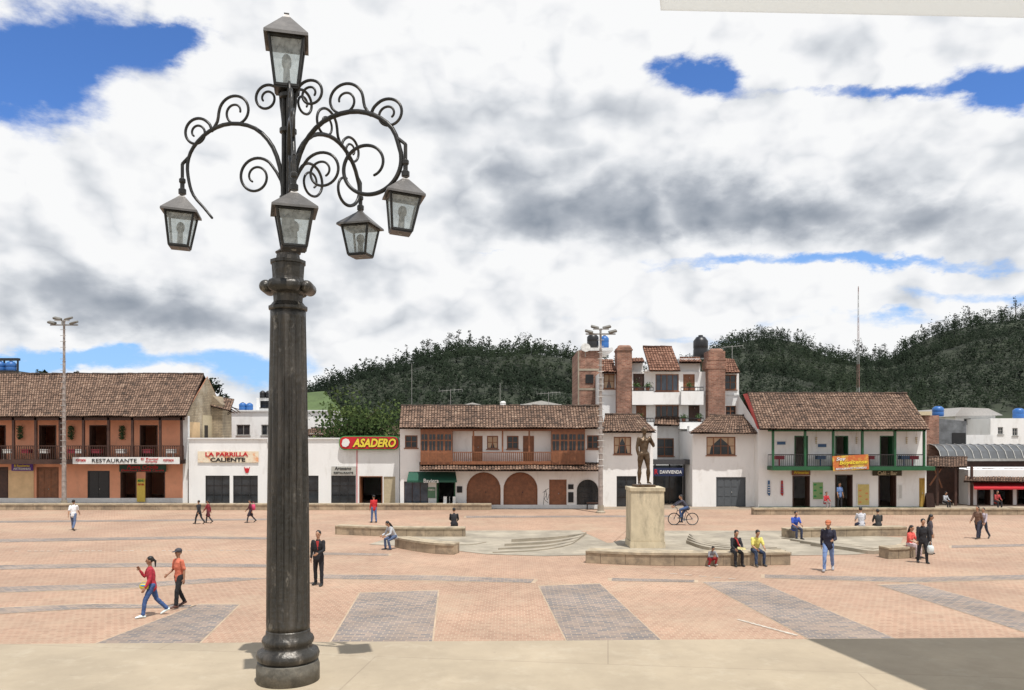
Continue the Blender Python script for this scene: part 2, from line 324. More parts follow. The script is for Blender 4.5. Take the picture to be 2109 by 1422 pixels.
person(G(410,1080),rad(-110),hgt(1031,1080),'schoolchild in black jacket striding left, left one of the far left pair',WK1,dict(top=DARK,bot=DARK,shoe=(.02,.02,.02),topname='jacket'))
person(G(429,1078),rad(-95),hgt(1031,1078),'schoolgirl in dark red coat and skirt, right one of the far left pair',WK2,dict(top=(.22,.02,.03),bot=(.10,.015,.02),skirt=1,hair='tail',f=1,sock=(.02,.02,.03)))
r_,hb=person(G(516,1077),rad(-70),hgt(1030,1077),'schoolgirl in dark uniform with pink backpack walking alone left of the lamp post',WK1,dict(top=(.10,.02,.03),bot=(.03,.02,.03),skirt=1,hair='tail',f=1))
sack('backpack','pink backpack on the schoolgirl walking alone','backpack',hb['nb']+Vector((.16,.06,-.2)),(.12,.1,.17),flat('pink cloth',(.6,.06,.15)))
person(G(770,1077),rad(215),hgt(1021,1077),'person in red jacket and blue jeans standing near the low wall',dict(ll=(5,4,2),rl=(-5,4,-8)),dict(top=(.5,.02,.025),bot=(.07,.13,.28),topname='jacket'))
person(G(934,1101)+Vector((0,.25,0)),rad(180),1.62,'person in black seen from behind sitting on the left rear curved bench',SIT,dict(top=DARK,bot=DARK))
person(G(812,1131),rad(-50),1.6,'woman with long black hair and grey top bending forward on the left front bench',dict(SIT,lean=30,hn=25,hipz=.56,ll=(70,6,-15),rl=(75,6,-5)),dict(top=(.45,.46,.48),bot=(.07,.10,.18),hair='long',f=1))
person(G(1463,1166),rad(15),1.15,'small boy in grey top and red trousers crouching against the front bench',dict(lean=25,ll=(105,14,-35),rl=(100,14,-30),la=(40,10,80,-20),ra=(30,20,100,-35),hn=20),dict(top=(.22,.22,.24),bot=(.35,.02,.03),shoe=(.4,.4,.4),skin=1))
r_,hb=person(G(1514,1164)+Vector((0,.05,0)),rad(5),1.68,'woman in black jacket and red scarf sitting on the front bench holding a paper',dict(SIT,lean=14,hn=14,la=(24,10,74,-14)),dict(top=DARK,bot=(.015,.015,.02),f=1,hair='tail',topname='jacket'))
b=B();q=hb['L'];poly(b,[q+Vector(v) for v in ((-.22,-.1,.02),(.06,-.16,0),(.1,.06,.06),(-.18,.12,.08))]);bmesh.ops.solidify(b,geom=b.faces[:],thickness=.006)
single('paper_sheet',b,flat('pale yellow paper',(.75,.68,.35)),'pale yellow paper in the hands of the woman in black on the front bench','paper',q)
b=B();q=hb['nb'];loft(b,[q+Vector((-.07,-.05,.01)),q+Vector((0,-.11,-.05)),q+Vector((.05,-.16,-.22)),q+Vector((.12,-.16,-.34))],[.022,.03,.03,.02],8)
single('scarf',b,flat('red knit',(.4,.03,.03)),'red scarf hanging over the black jacket of the seated woman','scarf',q,True)
person(G(1556,1164)+Vector((0,.05,0)),rad(8),1.7,'young man in yellow shirt and dark jeans sitting on the front bench',dict(SIT,lean=18,hn=16,ll=(82,10,-8),rl=(84,10,8)),dict(top=(.68,.62,.16),short=True,bot=(.03,.05,.10),shoe=(.05,.05,.05)))
person(G(1706,1177),rad(-25),hgt(1073,1177),'man in orange-brown cap, navy hooded jacket and pale jeans walking right of the front bench',dict(WK2,hn=12,la=(15,12,85,-15)),dict(top=(.02,.02,.04),bot=(.18,.27,.5),shoe=(.3,.3,.32),cap=(.42,.13,.055),hood=1,topname='jacket',bulk=.012),vx=.008)
person(G(1637,1110)+Vector((0,.05,0)),rad(10),1.66,'man in bright blue shirt sitting at the left end of the right rear bench',SIT,dict(top=(.03,.08,.42),short=True,bot=(.04,.05,.09)))
person(G(1780,1104)+Vector((0,.3,0)),rad(175),1.72,'man in pale grey shirt seen from behind on the right rear bench',SIT,dict(top=(.5,.5,.54),short=True,bot=(.04,.05,.1)))
person(G(1815,1104)+Vector((0,.3,0)),rad(170),1.6,'person in dark clothes seen from behind on the right rear bench',SIT,dict(top=(.03,.03,.03),bot=DARK))
person(G(1878,1150)+Vector((0,.2,0)),rad(30),1.62,'woman in coral red blouse sitting on the right front bench',dict(SIT,lean=8),dict(top=(.68,.10,.08),short=True,bot=(.5,.4,.4),hair='long',f=1))
r_,hb=person(G(1900,1160),rad(-10),hgt(1070,1160),'person in black carrying a pale plastic bag at the right front bench',dict(lean=4,ll=(8,5,4),rl=(-6,5,-12),la=(5,12,12,3),hn=10),dict(top=DARK,bot=DARK,hair='short',topname='jacket'),vx=.008)
sack('plastic_bag','pale plastic bag hanging from the hand of the person in black','bag',hb['L']+Vector((0,0,-.22)),(.12,.1,.16),flat('thin white plastic',(.6,.66,.66)))
person(G(1914,1142),rad(60),1.6,'woman with long dark hair partly hidden behind the person with the plastic bag',dict(lean=5,hn=10),dict(top=(.06,.05,.06),bot=DARK,hair='long',f=1))
person(G(2014,1110),rad(-60),hgt(1043,1110),'person in brown top and dark trousers walking at the far right of the plaza',WK1,dict(top=(.16,.09,.06),bot=(.03,.03,.05),hair='tail',f=1))
person(G(2026,1110),rad(-60),hgt(1047,1110),'man in pale mauve shirt walking behind the person in brown',WK2,dict(top=(.42,.36,.40),bot=(.03,.04,.07)))
person(Vector((X(1700,53.5),53.5,0)),rad(10),1.5,'person in red top seated at the doorway of the green-balconied house',SIT,dict(top=(.5,.04,.05),bot=(.3,.25,.25),f=1))
person(Vector((X(1729,53.6),53.6,0)),rad(20),1.75,'man in light blue shirt standing at a doorway of the green-balconied house',STAND,dict(top=(.12,.2,.4),short=True,bot=DARK))
person(Vector((X(1945,54),54,0)),rad(20),1.45,'person in pale top sitting by the low roofed stall at far right',SIT,dict(top=(.4,.42,.45),bot=DARK))
person(Vector((X(2052,54),54,0)),rad(0),1.55,'person in red sitting below the red awning at far right',SIT,dict(top=(.4,.05,.05),bot=DARK,f=1))
# cyclist + bicycle
bp=G(1407,1082)
bk=root('bicycle','dark bicycle ridden to the left behind the statue pedestal','bicycle',bp)
wl,wr_=Vector((-.50,0,.34)),Vector((.50,0,.34))
for c_ in (wl,wr_):
    b=B();pts=[c_+Vector((cos(a)*.325,0,sin(a)*.325)) for a in [2*PI*i/28 for i in range(29)]];loft(b,pts,[.02]*29,6,False);w=obj('wheel',b,IRON,bk,True,True)
    b=B();pts=[c_+Vector((cos(a)*.295,0,sin(a)*.295)) for a in [2*PI*i/28 for i in range(29)]];loft(b,pts,[.009]*29,5,False)
    for i in range(16):a=2*PI*i/16;bar(b,c_,c_+Vector((cos(a)*.295,0,sin(a)*.295)),.003,4)
    obj('rim',b,STEEL,w,False,True)
b=B();bb=Vector((.06,0,.30));st=Vector((.18,0,.78));hd_=Vector((-.32,0,.80));hd2=Vector((-.36,0,.66))
for a,c_ in ((bb,st),(st,hd_),(bb,hd2),(hd_,hd2),(bb,wr_),(st,wr_),(hd2,wl)):bar(b,a,c_,.017,8)
obj('frame',b,flat('dark bicycle paint',(.03,.03,.05),.3),bk,False,True)
b=B();loft(b,crom([(-.42,-.28,.98),(-.36,-.15,.95),(-.33,0,.93),(-.36,.15,.95),(-.42,.28,.98)],3),[.014]*13,6);bar(b,(-.32,0,.8),(-.33,0,.94),.014);obj('handlebar',b,IRON,bk,False,True)
b=B();loft(b,[(.08,0,.90),(.2,0,.91),(.3,0,.92)],[(.03,.02),(.07,.03),(.08,.03)],10,True,(0,1,0));bar(b,st,(.19,0,.9),.014);obj('saddle',b,BLACK,bk,True,True)
b=B();lathe(b,0,0,[(.09,-.01),(.09,.01)],18);b.transform(Matrix.Translation(bb)@Matrix.Rotation(PI/2,4,'X'));bar(b,bb+Vector((0,-.06,0)),bb+Vector((.05,-.06,-.17)),.01);bar(b,bb+Vector((0,.06,0)),bb+Vector((-.05,.06,.17)),.01);bx(b,.06,.16,-.16,-.06,.115,.135);bx(b,-.04,.06,.06,.16,.465,.485);obj('crank',b,STEEL,bk,False,True)
person(bp+Vector((.2,0,0)),rad(-90),1.68,'cyclist in dark jacket and blue jeans riding the bicycle to the left',dict(lean=38,hipz=.98,ll=(75,5,-8),rl=(32,5,4),la=(62,6,52,2),ra=(62,6,52,2),hn=-10),dict(top=(.05,.05,.07),bot=(.05,.09,.2),topname='jacket'))
# statue
sd=35.0;ped=Vector((X(1328,sd),sd,0));ptop=Z(1003,sd)
r_,_=person(ped+Vector((-.05,0,ptop+.10)),rad(12),(1003-884)*sd/F*.98,'dark bronze statue of a standing youth, one hand raised, on the cream stone pedestal',dict(lean=-3,side=3,ll=(6,6,-6),rl=(-3,5,-2),la=(15,25,160,-25),ra=(2,12,10,-4),hy=15),{},name='statue',cat='statue',statue=BRONZE)
b=B();bx(b,-.42,.42,-.35,.35,-.10,0);obj('plinth',b,BRONZE,r_,False,True)
# ---------------------------------------------------------------- ground
b=B();poly(b,[(-3000,13,-.02),(3000,13,-.02),(3000,3000,-.02),(-3000,3000,-.02)]);poly(b,[(-3000,-200,-.02),(3000,-200,-.02),(3000,13,-.02),(-3000,13,-.02)])
struct('ground',b,mat('dry earth',(.2,.19,.12),.95,.4,.2,.2))
PAVE=brickmat('terracotta paving',(.43,.272,.188),(.34,.208,.142),(.47,.345,.245),.17,.17,.012,'xy',.85,.25,.22,.0,.35,0,((.42,.32,.225),.33,.55))
overlay(PAVE,(.30,.195,.14),.09,.48,.64,.45);overlay(PAVE,(.44,.35,.255),1.6,.55,.7,.35)
BAND=brickmat('grey cobble paving',(.165,.152,.155),(.31,.235,.195),(.37,.295,.22),.26,.14,.016,'xy',.85,.3,.5,.0,.4,-.08,((.33,.245,.18),.8,.4))
SAND=mat('sand stone strip',(.44,.335,.235),.9,.25,1.2,.2)
b=B();poly(b,[(-90,8,0),(90,8,0),(90,53.3,0),(-90,53.3,0)]);struct('plaza_paving',b,PAVE)
b=B();poly(b,[(-120,53.3,.001),(120,53.3,.001),(120,80,.001),(-120,80,.001)]);struct('street',b,mat('street concrete',(.30,.24,.18),.9,.3,.5,.2))
bands=[[(742,1222),(902,1217),(888,1335),(675,1335)],[(1110,1208),(1235,1203),(1378,1335),(1175,1335)],[(1448,1200),(1560,1198),(1890,1335),(1700,1335)],[(408,1246),(492,1246),(400,1335),(175,1335)],
[(-80,1166),(300,1160),(548,1163),(548,1169),(300,1168),(-80,1175)],[(-80,1212),(260,1202),(470,1190),(556,1192),(480,1198),(260,1212),(-80,1224)],[(-80,1256),(180,1245),(395,1247),(388,1253),(180,1254),(-80,1270)],
[(660,1184),(900,1186),(1100,1194),(1094,1201),(880,1196),(660,1192)],[(1260,1191),(1430,1195),(1430,1200),(1260,1197)],[(1575,1184),(1880,1190),(2180,1183),(2180,1192),(1880,1200),(1575,1191)],[(1810,1206),(1890,1203),(2200,1286),(2200,1318),(2140,1312)],
[(-80,1112),(400,1105),(600,1108),(600,1112),(400,1110),(-80,1119)],[(-80,1074),(620,1068),(620,1071),(-80,1078)],[(640,1138),(800,1141),(800,1145),(640,1143)],[(1960,1124),(2200,1119),(2200,1124),(1960,1129)],[(960,1063),(1380,1062),(1380,1065),(960,1067)]]
for pl in bands:
    pts=[G(*p) for p in pl];c_=sum(pts,Vector())/len(pts)
    b=B();poly(b,[(p+(p-c_).normalized()*.13)+Vector((0,0,.004)) for p in pts]);struct('paving_border',b,SAND)
    b=B();poly(b,[p+Vector((0,0,.008)) for p in pts]);struct('paving_band',b,BAND)
def strip(bm,a,c,w,z=.012):
    a=G(*a);c=G(*c);n=(c-a).cross(Vector((0,0,1))).normalized()*w/2;o=Vector((0,0,z));poly(bm,[a-n+o,c-n+o,c+n+o,a+n+o])
b=B()
for i in range(26):
    t0=i/26;t1=t0+.026+.01*RN.random();strip(b,(1520+t0*122,1277+t0*33),(1520+t1*122,1277+t1*33),.08+.05*RN.random())
for i in range(40):
    x=30+i*13.2
    if RN.random()<.7:strip(b,(x,1136-i*.05),(x+8,1136-i*.05),.09)
for i in range(5):strip(b,(1380+i*30,1182+i*2.6),(1395+i*30,1183+i*2.6),.06)
struct('painted_line',b,mat('worn white chalk',(.58,.53,.45),.9,.2,5,0))
def gl(pts,z,mt,name):
    b=B();poly(b,[Vector((p[0],p[1],z)) for p in pts]);return struct(name,b,mt)
shape=[(760,1122),(830,1100),(930,1094),(1215,1093),(1255,1119),(1300,1108),(1370,1094),(1620,1094),(1860,1108),(1850,1135),(1760,1143),(1300,1150),(1220,1144),(1120,1146),(1000,1142),(880,1128)]
gl([G(*p) for p in shape],.014,CONC,'concrete_basin')
gl([G(*p) for p in [(1195,1094),(1290,1094),(1262,1119),(1250,1119)]],.019,PAVE,'plaza_paving')
def crescent(pts,w,h,lab):
    cp=crom([G(*p) for p in pts],6);n=len(cp);b=B();L_=[];R_=[]
    for i,p in enumerate(cp):
        t=(cp[min(i+1,n-1)]-cp[max(i-1,0)]).normalized();k=w*(.15+.85*sin(PI*i/(n-1)));nn=Vector((-t.y,t.x,0))*k;L_.append(p+nn);R_.append(p-nn)
    prism(b,[(q.x,q.y) for q in L_]+[(q.x,q.y) for q in R_[::-1]],.0,h);single('curved_step',b,CONC,lab,'step',cp[n//2])
for i,(o_,nm) in enumerate(((0,'innermost'),(9,'second'),(19,'third'),(30,'outermost'))):
    hh=.06+.03*i
    crescent([(1015+o_*1.3,1140-o_*.75),(1100+o_,1135-o_*.75),(1165+o_*.8,1124-o_*.6),(1195+o_*.4,1110-o_*.25)],.16,hh,nm+' of the low curved concrete steps in the left half of the basin')
    crescent([(1420-o_*.2,1102+o_*.6),(1450+o_*.5,1116+o_*.6),(1530+o_,1126+o_*.5),(1600+o_,1130+o_*.5)],.16,hh,nm+' of the low curved concrete steps right of the pedestal')
    crescent([(1610+o_*2,1110+o_*.5),(1680+o_*2,1118+o_*.5),(1750+o_*1.6,1123+o_*.6),(1812+o_*.5,1134)],.16,hh,nm+' of the low curved concrete steps at the right end of the basin')
crescent([(820,1109),(880,1112),(950,1122),(1000,1118)],.4,.05,'flat crescent rim behind the left front bench')
def bench(pts,label,w=.55,h=.45):
    cp=crom([G(*p) for p in pts],5);n=len(cp);L_=[];R_=[];L2=[];R2=[]
    for i,p in enumerate(cp):
        t=(cp[min(i+1,n-1)]-cp[max(i-1,0)]).normalized();nn=Vector((-t.y,t.x,0))
        L_.append(p+nn*w);R_.append(p);L2.append(p+nn*(w+.03));R2.append(p-nn*.03)
    r=root('stone_bench',label,'bench',cp[n//2],0,'curved stone benches around the basin')
    b=B();prism(b,[(q.x,q.y) for q in R_+L_[::-1]],0,h-.09);obj('base',b,STONE,r)
    b=B();prism(b,[(q.x,q.y) for q in R2+L2[::-1]],h-.088,h);bmesh.ops.bevel(b,geom=b.edges[:],offset=.015,segments=1,affect='EDGES');obj('seat',b,STONECAP,r)
bench([(690,1101),(760,1104),(860,1106),(958,1106)],'long curved stone bench at the left rear of the basin')
bench([(813,1128),(850,1135),(895,1141),(935,1143)],'short curved stone bench at the left front of the basin',.65)
bench([(1206,1160),(1320,1165),(1480,1166),(1628,1164)],'long stone bench in front of the statue pedestal',.75,.48)
bench([(1622,1109),(1700,1107),(1800,1105),(1868,1104)],'long curved stone bench at the right rear of the basin')
bench([(1830,1152),(1860,1151),(1878,1149),(1905,1140)],'short stone bench at the right front of the basin',.6)
r=root('pedestal','cream stone pedestal under the bronze statue','pedestal',ped)
def frust(nm,z0,z1,a,c_,par):
    b=B();vs=[[b.verts.new((ped.x+sx*k,ped.y+sy*k,z)) for sx,sy in ((-1,-1),(1,-1),(1,1),(-1,1))] for z,k in ((z0,a),(z1,c_))]
    b.faces.new(vs[0][::-1]);b.faces.new(vs[1])
    for i in range(4):b.faces.new((vs[0][i],vs[0][(i+1)%4],vs[1][(i+1)%4],vs[1][i]))
    bmesh.ops.bevel(b,geom=b.edges[:],offset=.015,segments=2,affect='EDGES');return obj(nm,b,CREAM,par)
frust('base',0,.30,.765,.755,r);frust('shaft',.301,ptop-.17,.73,.72,r);frust('capstone',ptop-.169,ptop,.755,.76,r)
def lowwall(px0,px1,py,label,h=.42):
    d=F*H/(py-HY);r=root('low_wall',label,'wall',(X((px0+px1)/2,d),d,0))
    b=B();bx(b,X(px0,d),X(px1,d),d,d+.5,0,h-.10);obj('base',b,STONE,r)
    b=B();n=int((px1-px0)*d/F/1.2);x0=X(px0,d);L_=(X(px1,d)-x0)/n
    for i in range(n):bx(b,x0+i*L_+.008,x0+(i+1)*L_-.008,d-.04,d+.54,h-.099,h+RN.uniform(-.008,.012))
    obj('coping',b,STONECAP,r)
lowwall(-120,1012,1051,'long low sandstone wall along the left side of the plaza')
lowwall(1552,2250,1061,'long low sandstone wall along the right side of the plaza')
# ---------------------------------------------------------------- near platform
PF=3.1
PLAT=brickmat('sandy concrete slab',(.385,.315,.225),(.405,.335,.24),(.31,.25,.18),3.4,1.9,.006,'xy',.88,.18,1.1,.12,.1,0,((.30,.245,.175),2.2,.55))
overlay(PLAT,(.46,.395,.30),5.,.53,.70,.45);overlay(PLAT,(.22,.185,.14),14.,.62,.72,.5)
ed=lambda x:6.32+.025*x
b=B();prism(b,[(-30,-12),(30,-12),(30,ed(30)),(-30,ed(-30))],0,PF);struct('raised_terrace',b,PLAT)
b=B()
for i in range(17):
    z=PF-(i+1)*.172;o=.002+i*.32
    prism(b,[(-30,ed(-30)+o),(30,ed(30)+o),(30,ed(30)+o+.32),(-30,ed(-30)+o+.32)],0,z)
struct('stairs',b,CONC)
# ---------------------------------------------------------------- big lamp post
LX,LY=-1.49,5.3
PAINT=mat('worn dark paint',(.042,.039,.034),.38,.6,7,.35,.35,30,.85)
overlay(PAINT,(.15,.13,.11),5.,.48,.70,.7,(1.5,1.5,.16));overlay(PAINT,(.26,.235,.20),16.,.60,.70,.65,(1,1,.5))
PAINT2=overlay(mat('dark wrought iron',(.030,.029,.027),.38,.4,10,.12,.4),(.11,.095,.08),9.,.52,.7,.5)
SHEET=overlay(mat('weathered sheet metal',(.13,.122,.115),.42,.25,5,.06,.5),(.24,.22,.20),6.,.52,.72,.45)
r=root('lamp_post','tall ornate black lamp post with five lanterns and fluted column in the foreground','lamp post',(LX,LY,PF))
b=B();lathe(b,LX,LY,[(.205,PF),(.205,PF+.10),(.197,PF+.125),(.197,PF+.13)],48);obj('plinth',b,overlay(mat('stained base paint',(.13,.12,.10),.7,.5,9,.3,.1),(.28,.25,.2),8.,.5,.68,.7),r,True)
b=B();lathe(b,LX,LY,[(.182,PF+.131),(.200,PF+.15),(.205,PF+.175),(.196,PF+.20),(.162,PF+.215),(.152,PF+.235),(.164,PF+.25),(.170,PF+.27),(.162,PF+.29),(.145,PF+.305),(.143,PF+.33),(.140,PF+.34)],48);obj('base_moulding',b,PAINT,r,True)
b=B();lathe(b,LX,LY,[(.140,PF+.341),(.141,PF+.37,.0),(.141,PF+.41,.09),(.139,3.9,.11),(.132,4.5,.11),(.123,5.1,.11),(.116,5.46,.10),(.115,5.51,0),(.116,5.551)],192,16);obj('column',b,PAINT,r,True)
b=B();lathe(b,LX,LY,[(.116,5.552),(.129,5.562),(.129,5.578),(.113,5.588),(.096,5.61),(.099,5.66),(.117,5.675),(.122,5.70),(.122,5.735),(.106,5.755),(.103,5.77),(.109,5.86),(.117,5.865),(.117,5.885),(.080,5.895),(.074,5.93),(.085,5.94),(.052,5.965),(.046,5.97)],12);cap_=obj('capital',b,PAINT,r)
for a in range(4):
    an=rad(90*a+4);c_=Vector((LX+cos(an)*.132,LY+sin(an)*.132,5.705));b=B();tg=Vector((-sin(an),cos(an),0))
    loft(b,[c_-tg*.07,c_+tg*.07],[.042,.042],18);loft(b,[c_-tg*.085,c_+tg*.085],[.026,.026],14);loft(b,[c_-tg*.097,c_+tg*.097],[.010,.010],8);obj('scroll',b,PAINT,cap_,True)
b=B()
for a in range(4):
    an=rad(20+90*a);o_=Vector((LX+cos(an)*.028,LY+sin(an)*.028,0));bar(b,o_+Vector((0,0,5.96)),o_+Vector((0,0,7.03)),.015,8)
bar(b,(LX,LY,5.96),(LX,LY,7.03),.02,8)
for z in (6.0,6.30,6.75,6.98):lathe(b,LX,LY,[(.03,z-.02),(.056,z-.012),(.056,z+.012),(.03,z+.02)],16)
obj('stem',b,PAINT2,r)
def curl(cx,cz,r0,r1,a0,sweep,n=26):
    return [(cx+(r0+(r1-r0)*i/n)*cos(rad(a0+sweep*i/n)),cz+(r0+(r1-r0)*i/n)*sin(rad(a0+sweep*i/n))) for i in range(n+1)]
azs=[('L',169,.78,6.378),('R',-16,.845,6.372),('Bk',64,.79,6.43),('Fr',-71,.585,6.185)]
main=[(.035,6.28),(.045,6.45),(.11,6.65),(.24,6.785),(.42,6.83),(.58,6.79),(.70,6.69)]
spl=curl(.54,6.47,.225,.08,22,-440,34)
splb=curl(.62,6.50,.16,.07,30,-300,24)
brk=[(.745,6.58),(.735,6.46),(.70,6.36),(.62,6.27),(.56,6.20)]
inn_=[(.56,6.79),(.52,6.85)]+curl(.385,6.905,.125,.035,0,540)
out_=[(.56,6.79),(.575,6.83)]+curl(.675,6.785,.105,.03,140,-540)
low_=[(.03,6.28),(.05,6.42)]+curl(.235,6.46,.135,.04,150,-560)
top_=[(.025,6.55),(.035,6.80),(.05,6.92)]+curl(.155,6.98,.10,.03,175,-560)
GLZ,nt,bs=newmat('frosted lantern glass');bs.inputs['Base Color'].default_value=(.60,.64,.64,1);bs.inputs['Roughness'].default_value=.45
N=nt.nodes;tr=N.new('ShaderNodeBsdfTransparent');tr.inputs[0].default_value=(.82,.86,.86,1);mxs=N.new('ShaderNodeMixShader');mxs.inputs[0].default_value=.5
nzz=N.new('ShaderNodeTexNoise');nzz.inputs['Scale'].default_value=7;mrr=N.new('ShaderNodeMapRange');mrr.inputs[1].default_value=.35;mrr.inputs[2].default_value=.7;mrr.inputs[3].default_value=.28;mrr.inputs[4].default_value=.5;nt.links.new(nzz.outputs[0],mrr.inputs[0]);nt.links.new(mrr.outputs[0],mxs.inputs[0])
nt.links.new(tr.outputs[0],mxs.inputs[1]);nt.links.new(bs.outputs[0],mxs.inputs[2]);nt.links.new(mxs.outputs[0],N['Material Output'].inputs[0])
BULB=mat('dull bulb glass',(.16,.155,.14),.3,.3,10,0)
def lantern(x,y,ztop,k,kz,rz,tilt=0):
    M=Matrix.Translation((x,y,ztop))@Matrix.Rotation(tilt,4,'Y')@Matrix.Rotation(rz,4,'Z')@Matrix.Diagonal((k,k,kz,1))
    q=lambda h,z:[Vector((sx*h,sy*h,z)) for sx,sy in ((-1,-1),(1,-1),(1,1),(-1,1))]
    def ring(bm,sets):
        vs=[[bm.verts.new(p) for p in s_] for s_ in sets]
        for i in range(len(vs)-1):
            for j in range(4):bm.faces.new((vs[i][j],vs[i][(j+1)%4],vs[i+1][(j+1)%4],vs[i+1][j]))
        bm.faces.new(vs[0][::-1]);bm.faces.new(vs[-1])
    b=B();ring(b,[q(.135,-.168),q(.168,-.176),q(.166,-.158),q(.03,-.028),q(.018,-.01),q(.02,0)]);b.transform(M);ro=obj('lantern',b,SHEET,r)
    b=B()
    for s_ in range(4):
        a=q(.130,-.172)[s_];c_=q(.085,-.455)[s_];bar(b,a,c_,.012,5)
        bar(b,q(.130,-.178)[s_],q(.130,-.178)[(s_+1)%4],.012,5);bar(b,q(.085,-.45)[s_],q(.085,-.45)[(s_+1)%4],.012,5)
    ring(b,[q(.087,-.468),q(.087,-.455)])
    b.transform(M);obj('lantern_frame',b,PAINT2,ro)
    for s_ in range(4):
        b=B();a=q(.126,-.18);c_=q(.083,-.448);b.faces.new([b.verts.new(v) for v in (a[s_],a[(s_+1)%4],c_[(s_+1)%4],c_[s_])]);b.transform(M);obj('pane',b,GLZ,ro)
    b=B();ell(b,(0,0,-.29),(.04,.04,.05),None,2);loft(b,[(0,0,-.33),(0,0,-.45)],[.024,.03],10);b.transform(M);obj('bulb',b,BULB,ro,True)
LN={'L':(.70,.80,14,3),'R':(.73,.78,16,5),'Bk':(.80,.76,-14,0),'Fr':(.79,.76,18,0)}
for nm,az,Rr,zt in azs:
    a=rad(az);sc=Rr/.785;mp=lambda p:Vector((LX+p[0]*sc*cos(a),LY+p[0]*sc*sin(a),p[1]+(zt-6.375)*min(1,p[0]/.7)))
    b=B()
    cp=crom([mp(p) for p in main+{'L':brk,'R':spl}.get(nm,splb)],3);loft(b,cp,[.0165-.008*i/len(cp) for i in range(len(cp))],8)
    ar=obj('arm',b,PAINT2,r,True)
    for cv in (inn_,out_,low_,top_):
        b=B();cp=crom([mp(p) for p in cv],2);loft(b,cp,[.0105-.003*i/len(cp) for i in range(len(cp))],7);obj('scroll',b,PAINT2,ar,True)
    b=B();e=mp((.785,6.58));e2=Vector((e.x,e.y,zt));bar(b,mp((.74,6.62)),e,.012);bar(b,e,e2,.012,8);lathe(b,e.x,e.y,[(.012,zt+.11),(.022,zt+.10),(.022,zt+.08),(.015,zt+.07),(.015,zt+.04),(.026,zt+.03),(.026,zt)],10);obj('hanger',b,PAINT2,ar)
    k_,kz_,rz_,tl_=LN[nm];lantern(e.x,e.y,zt,k_,kz_,rad(rz_),rad(tl_))
lantern(LX-.01,LY,7.53,.84,1.11,rad(14))
# added canopy at right, outlined so its shade lands on the terrace corner
CAN,nt,bs=newmat('off white added canopy');N=nt.nodes;bs.inputs['Base Color'].default_value=(.8,.79,.77,1);tl=N.new('ShaderNodeBsdfTranslucent');tl.inputs[0].default_value=(.80,.82,.82,1);mxs=N.new('ShaderNodeMixShader');mxs.inputs[0].default_value=.60
nt.links.new(bs.outputs[0],mxs.inputs[1]);nt.links.new(tl.outputs[0],mxs.inputs[2]);nt.links.new(mxs.outputs[0],N['Material Output'].inputs[0])
zc=7.7
r=root('canopy','added flat off-white canopy at top right, outlined to shade the terrace corner','canopy',(6,2,PF))
pts=[(1.04,5.572),(1.0,5.40),(3.10,4.95),(3.40,3.58),(4.1,-2),(9,-2),(9,5.87),(3.65,5.67)]  # near edges stay out of view, drawn for the shadow they cast
b=B();prism(b,pts,zc,zc+.012);obj('canvas',b,CAN,r)
for x,y in ((4.6,-1.6),(8.6,-1.6),(8.6,4.8),(5.6,2.2)):
    b=B();bar(b,(x,y,PF),(x,y,zc),.05,10);obj('post',b,STEEL,r)
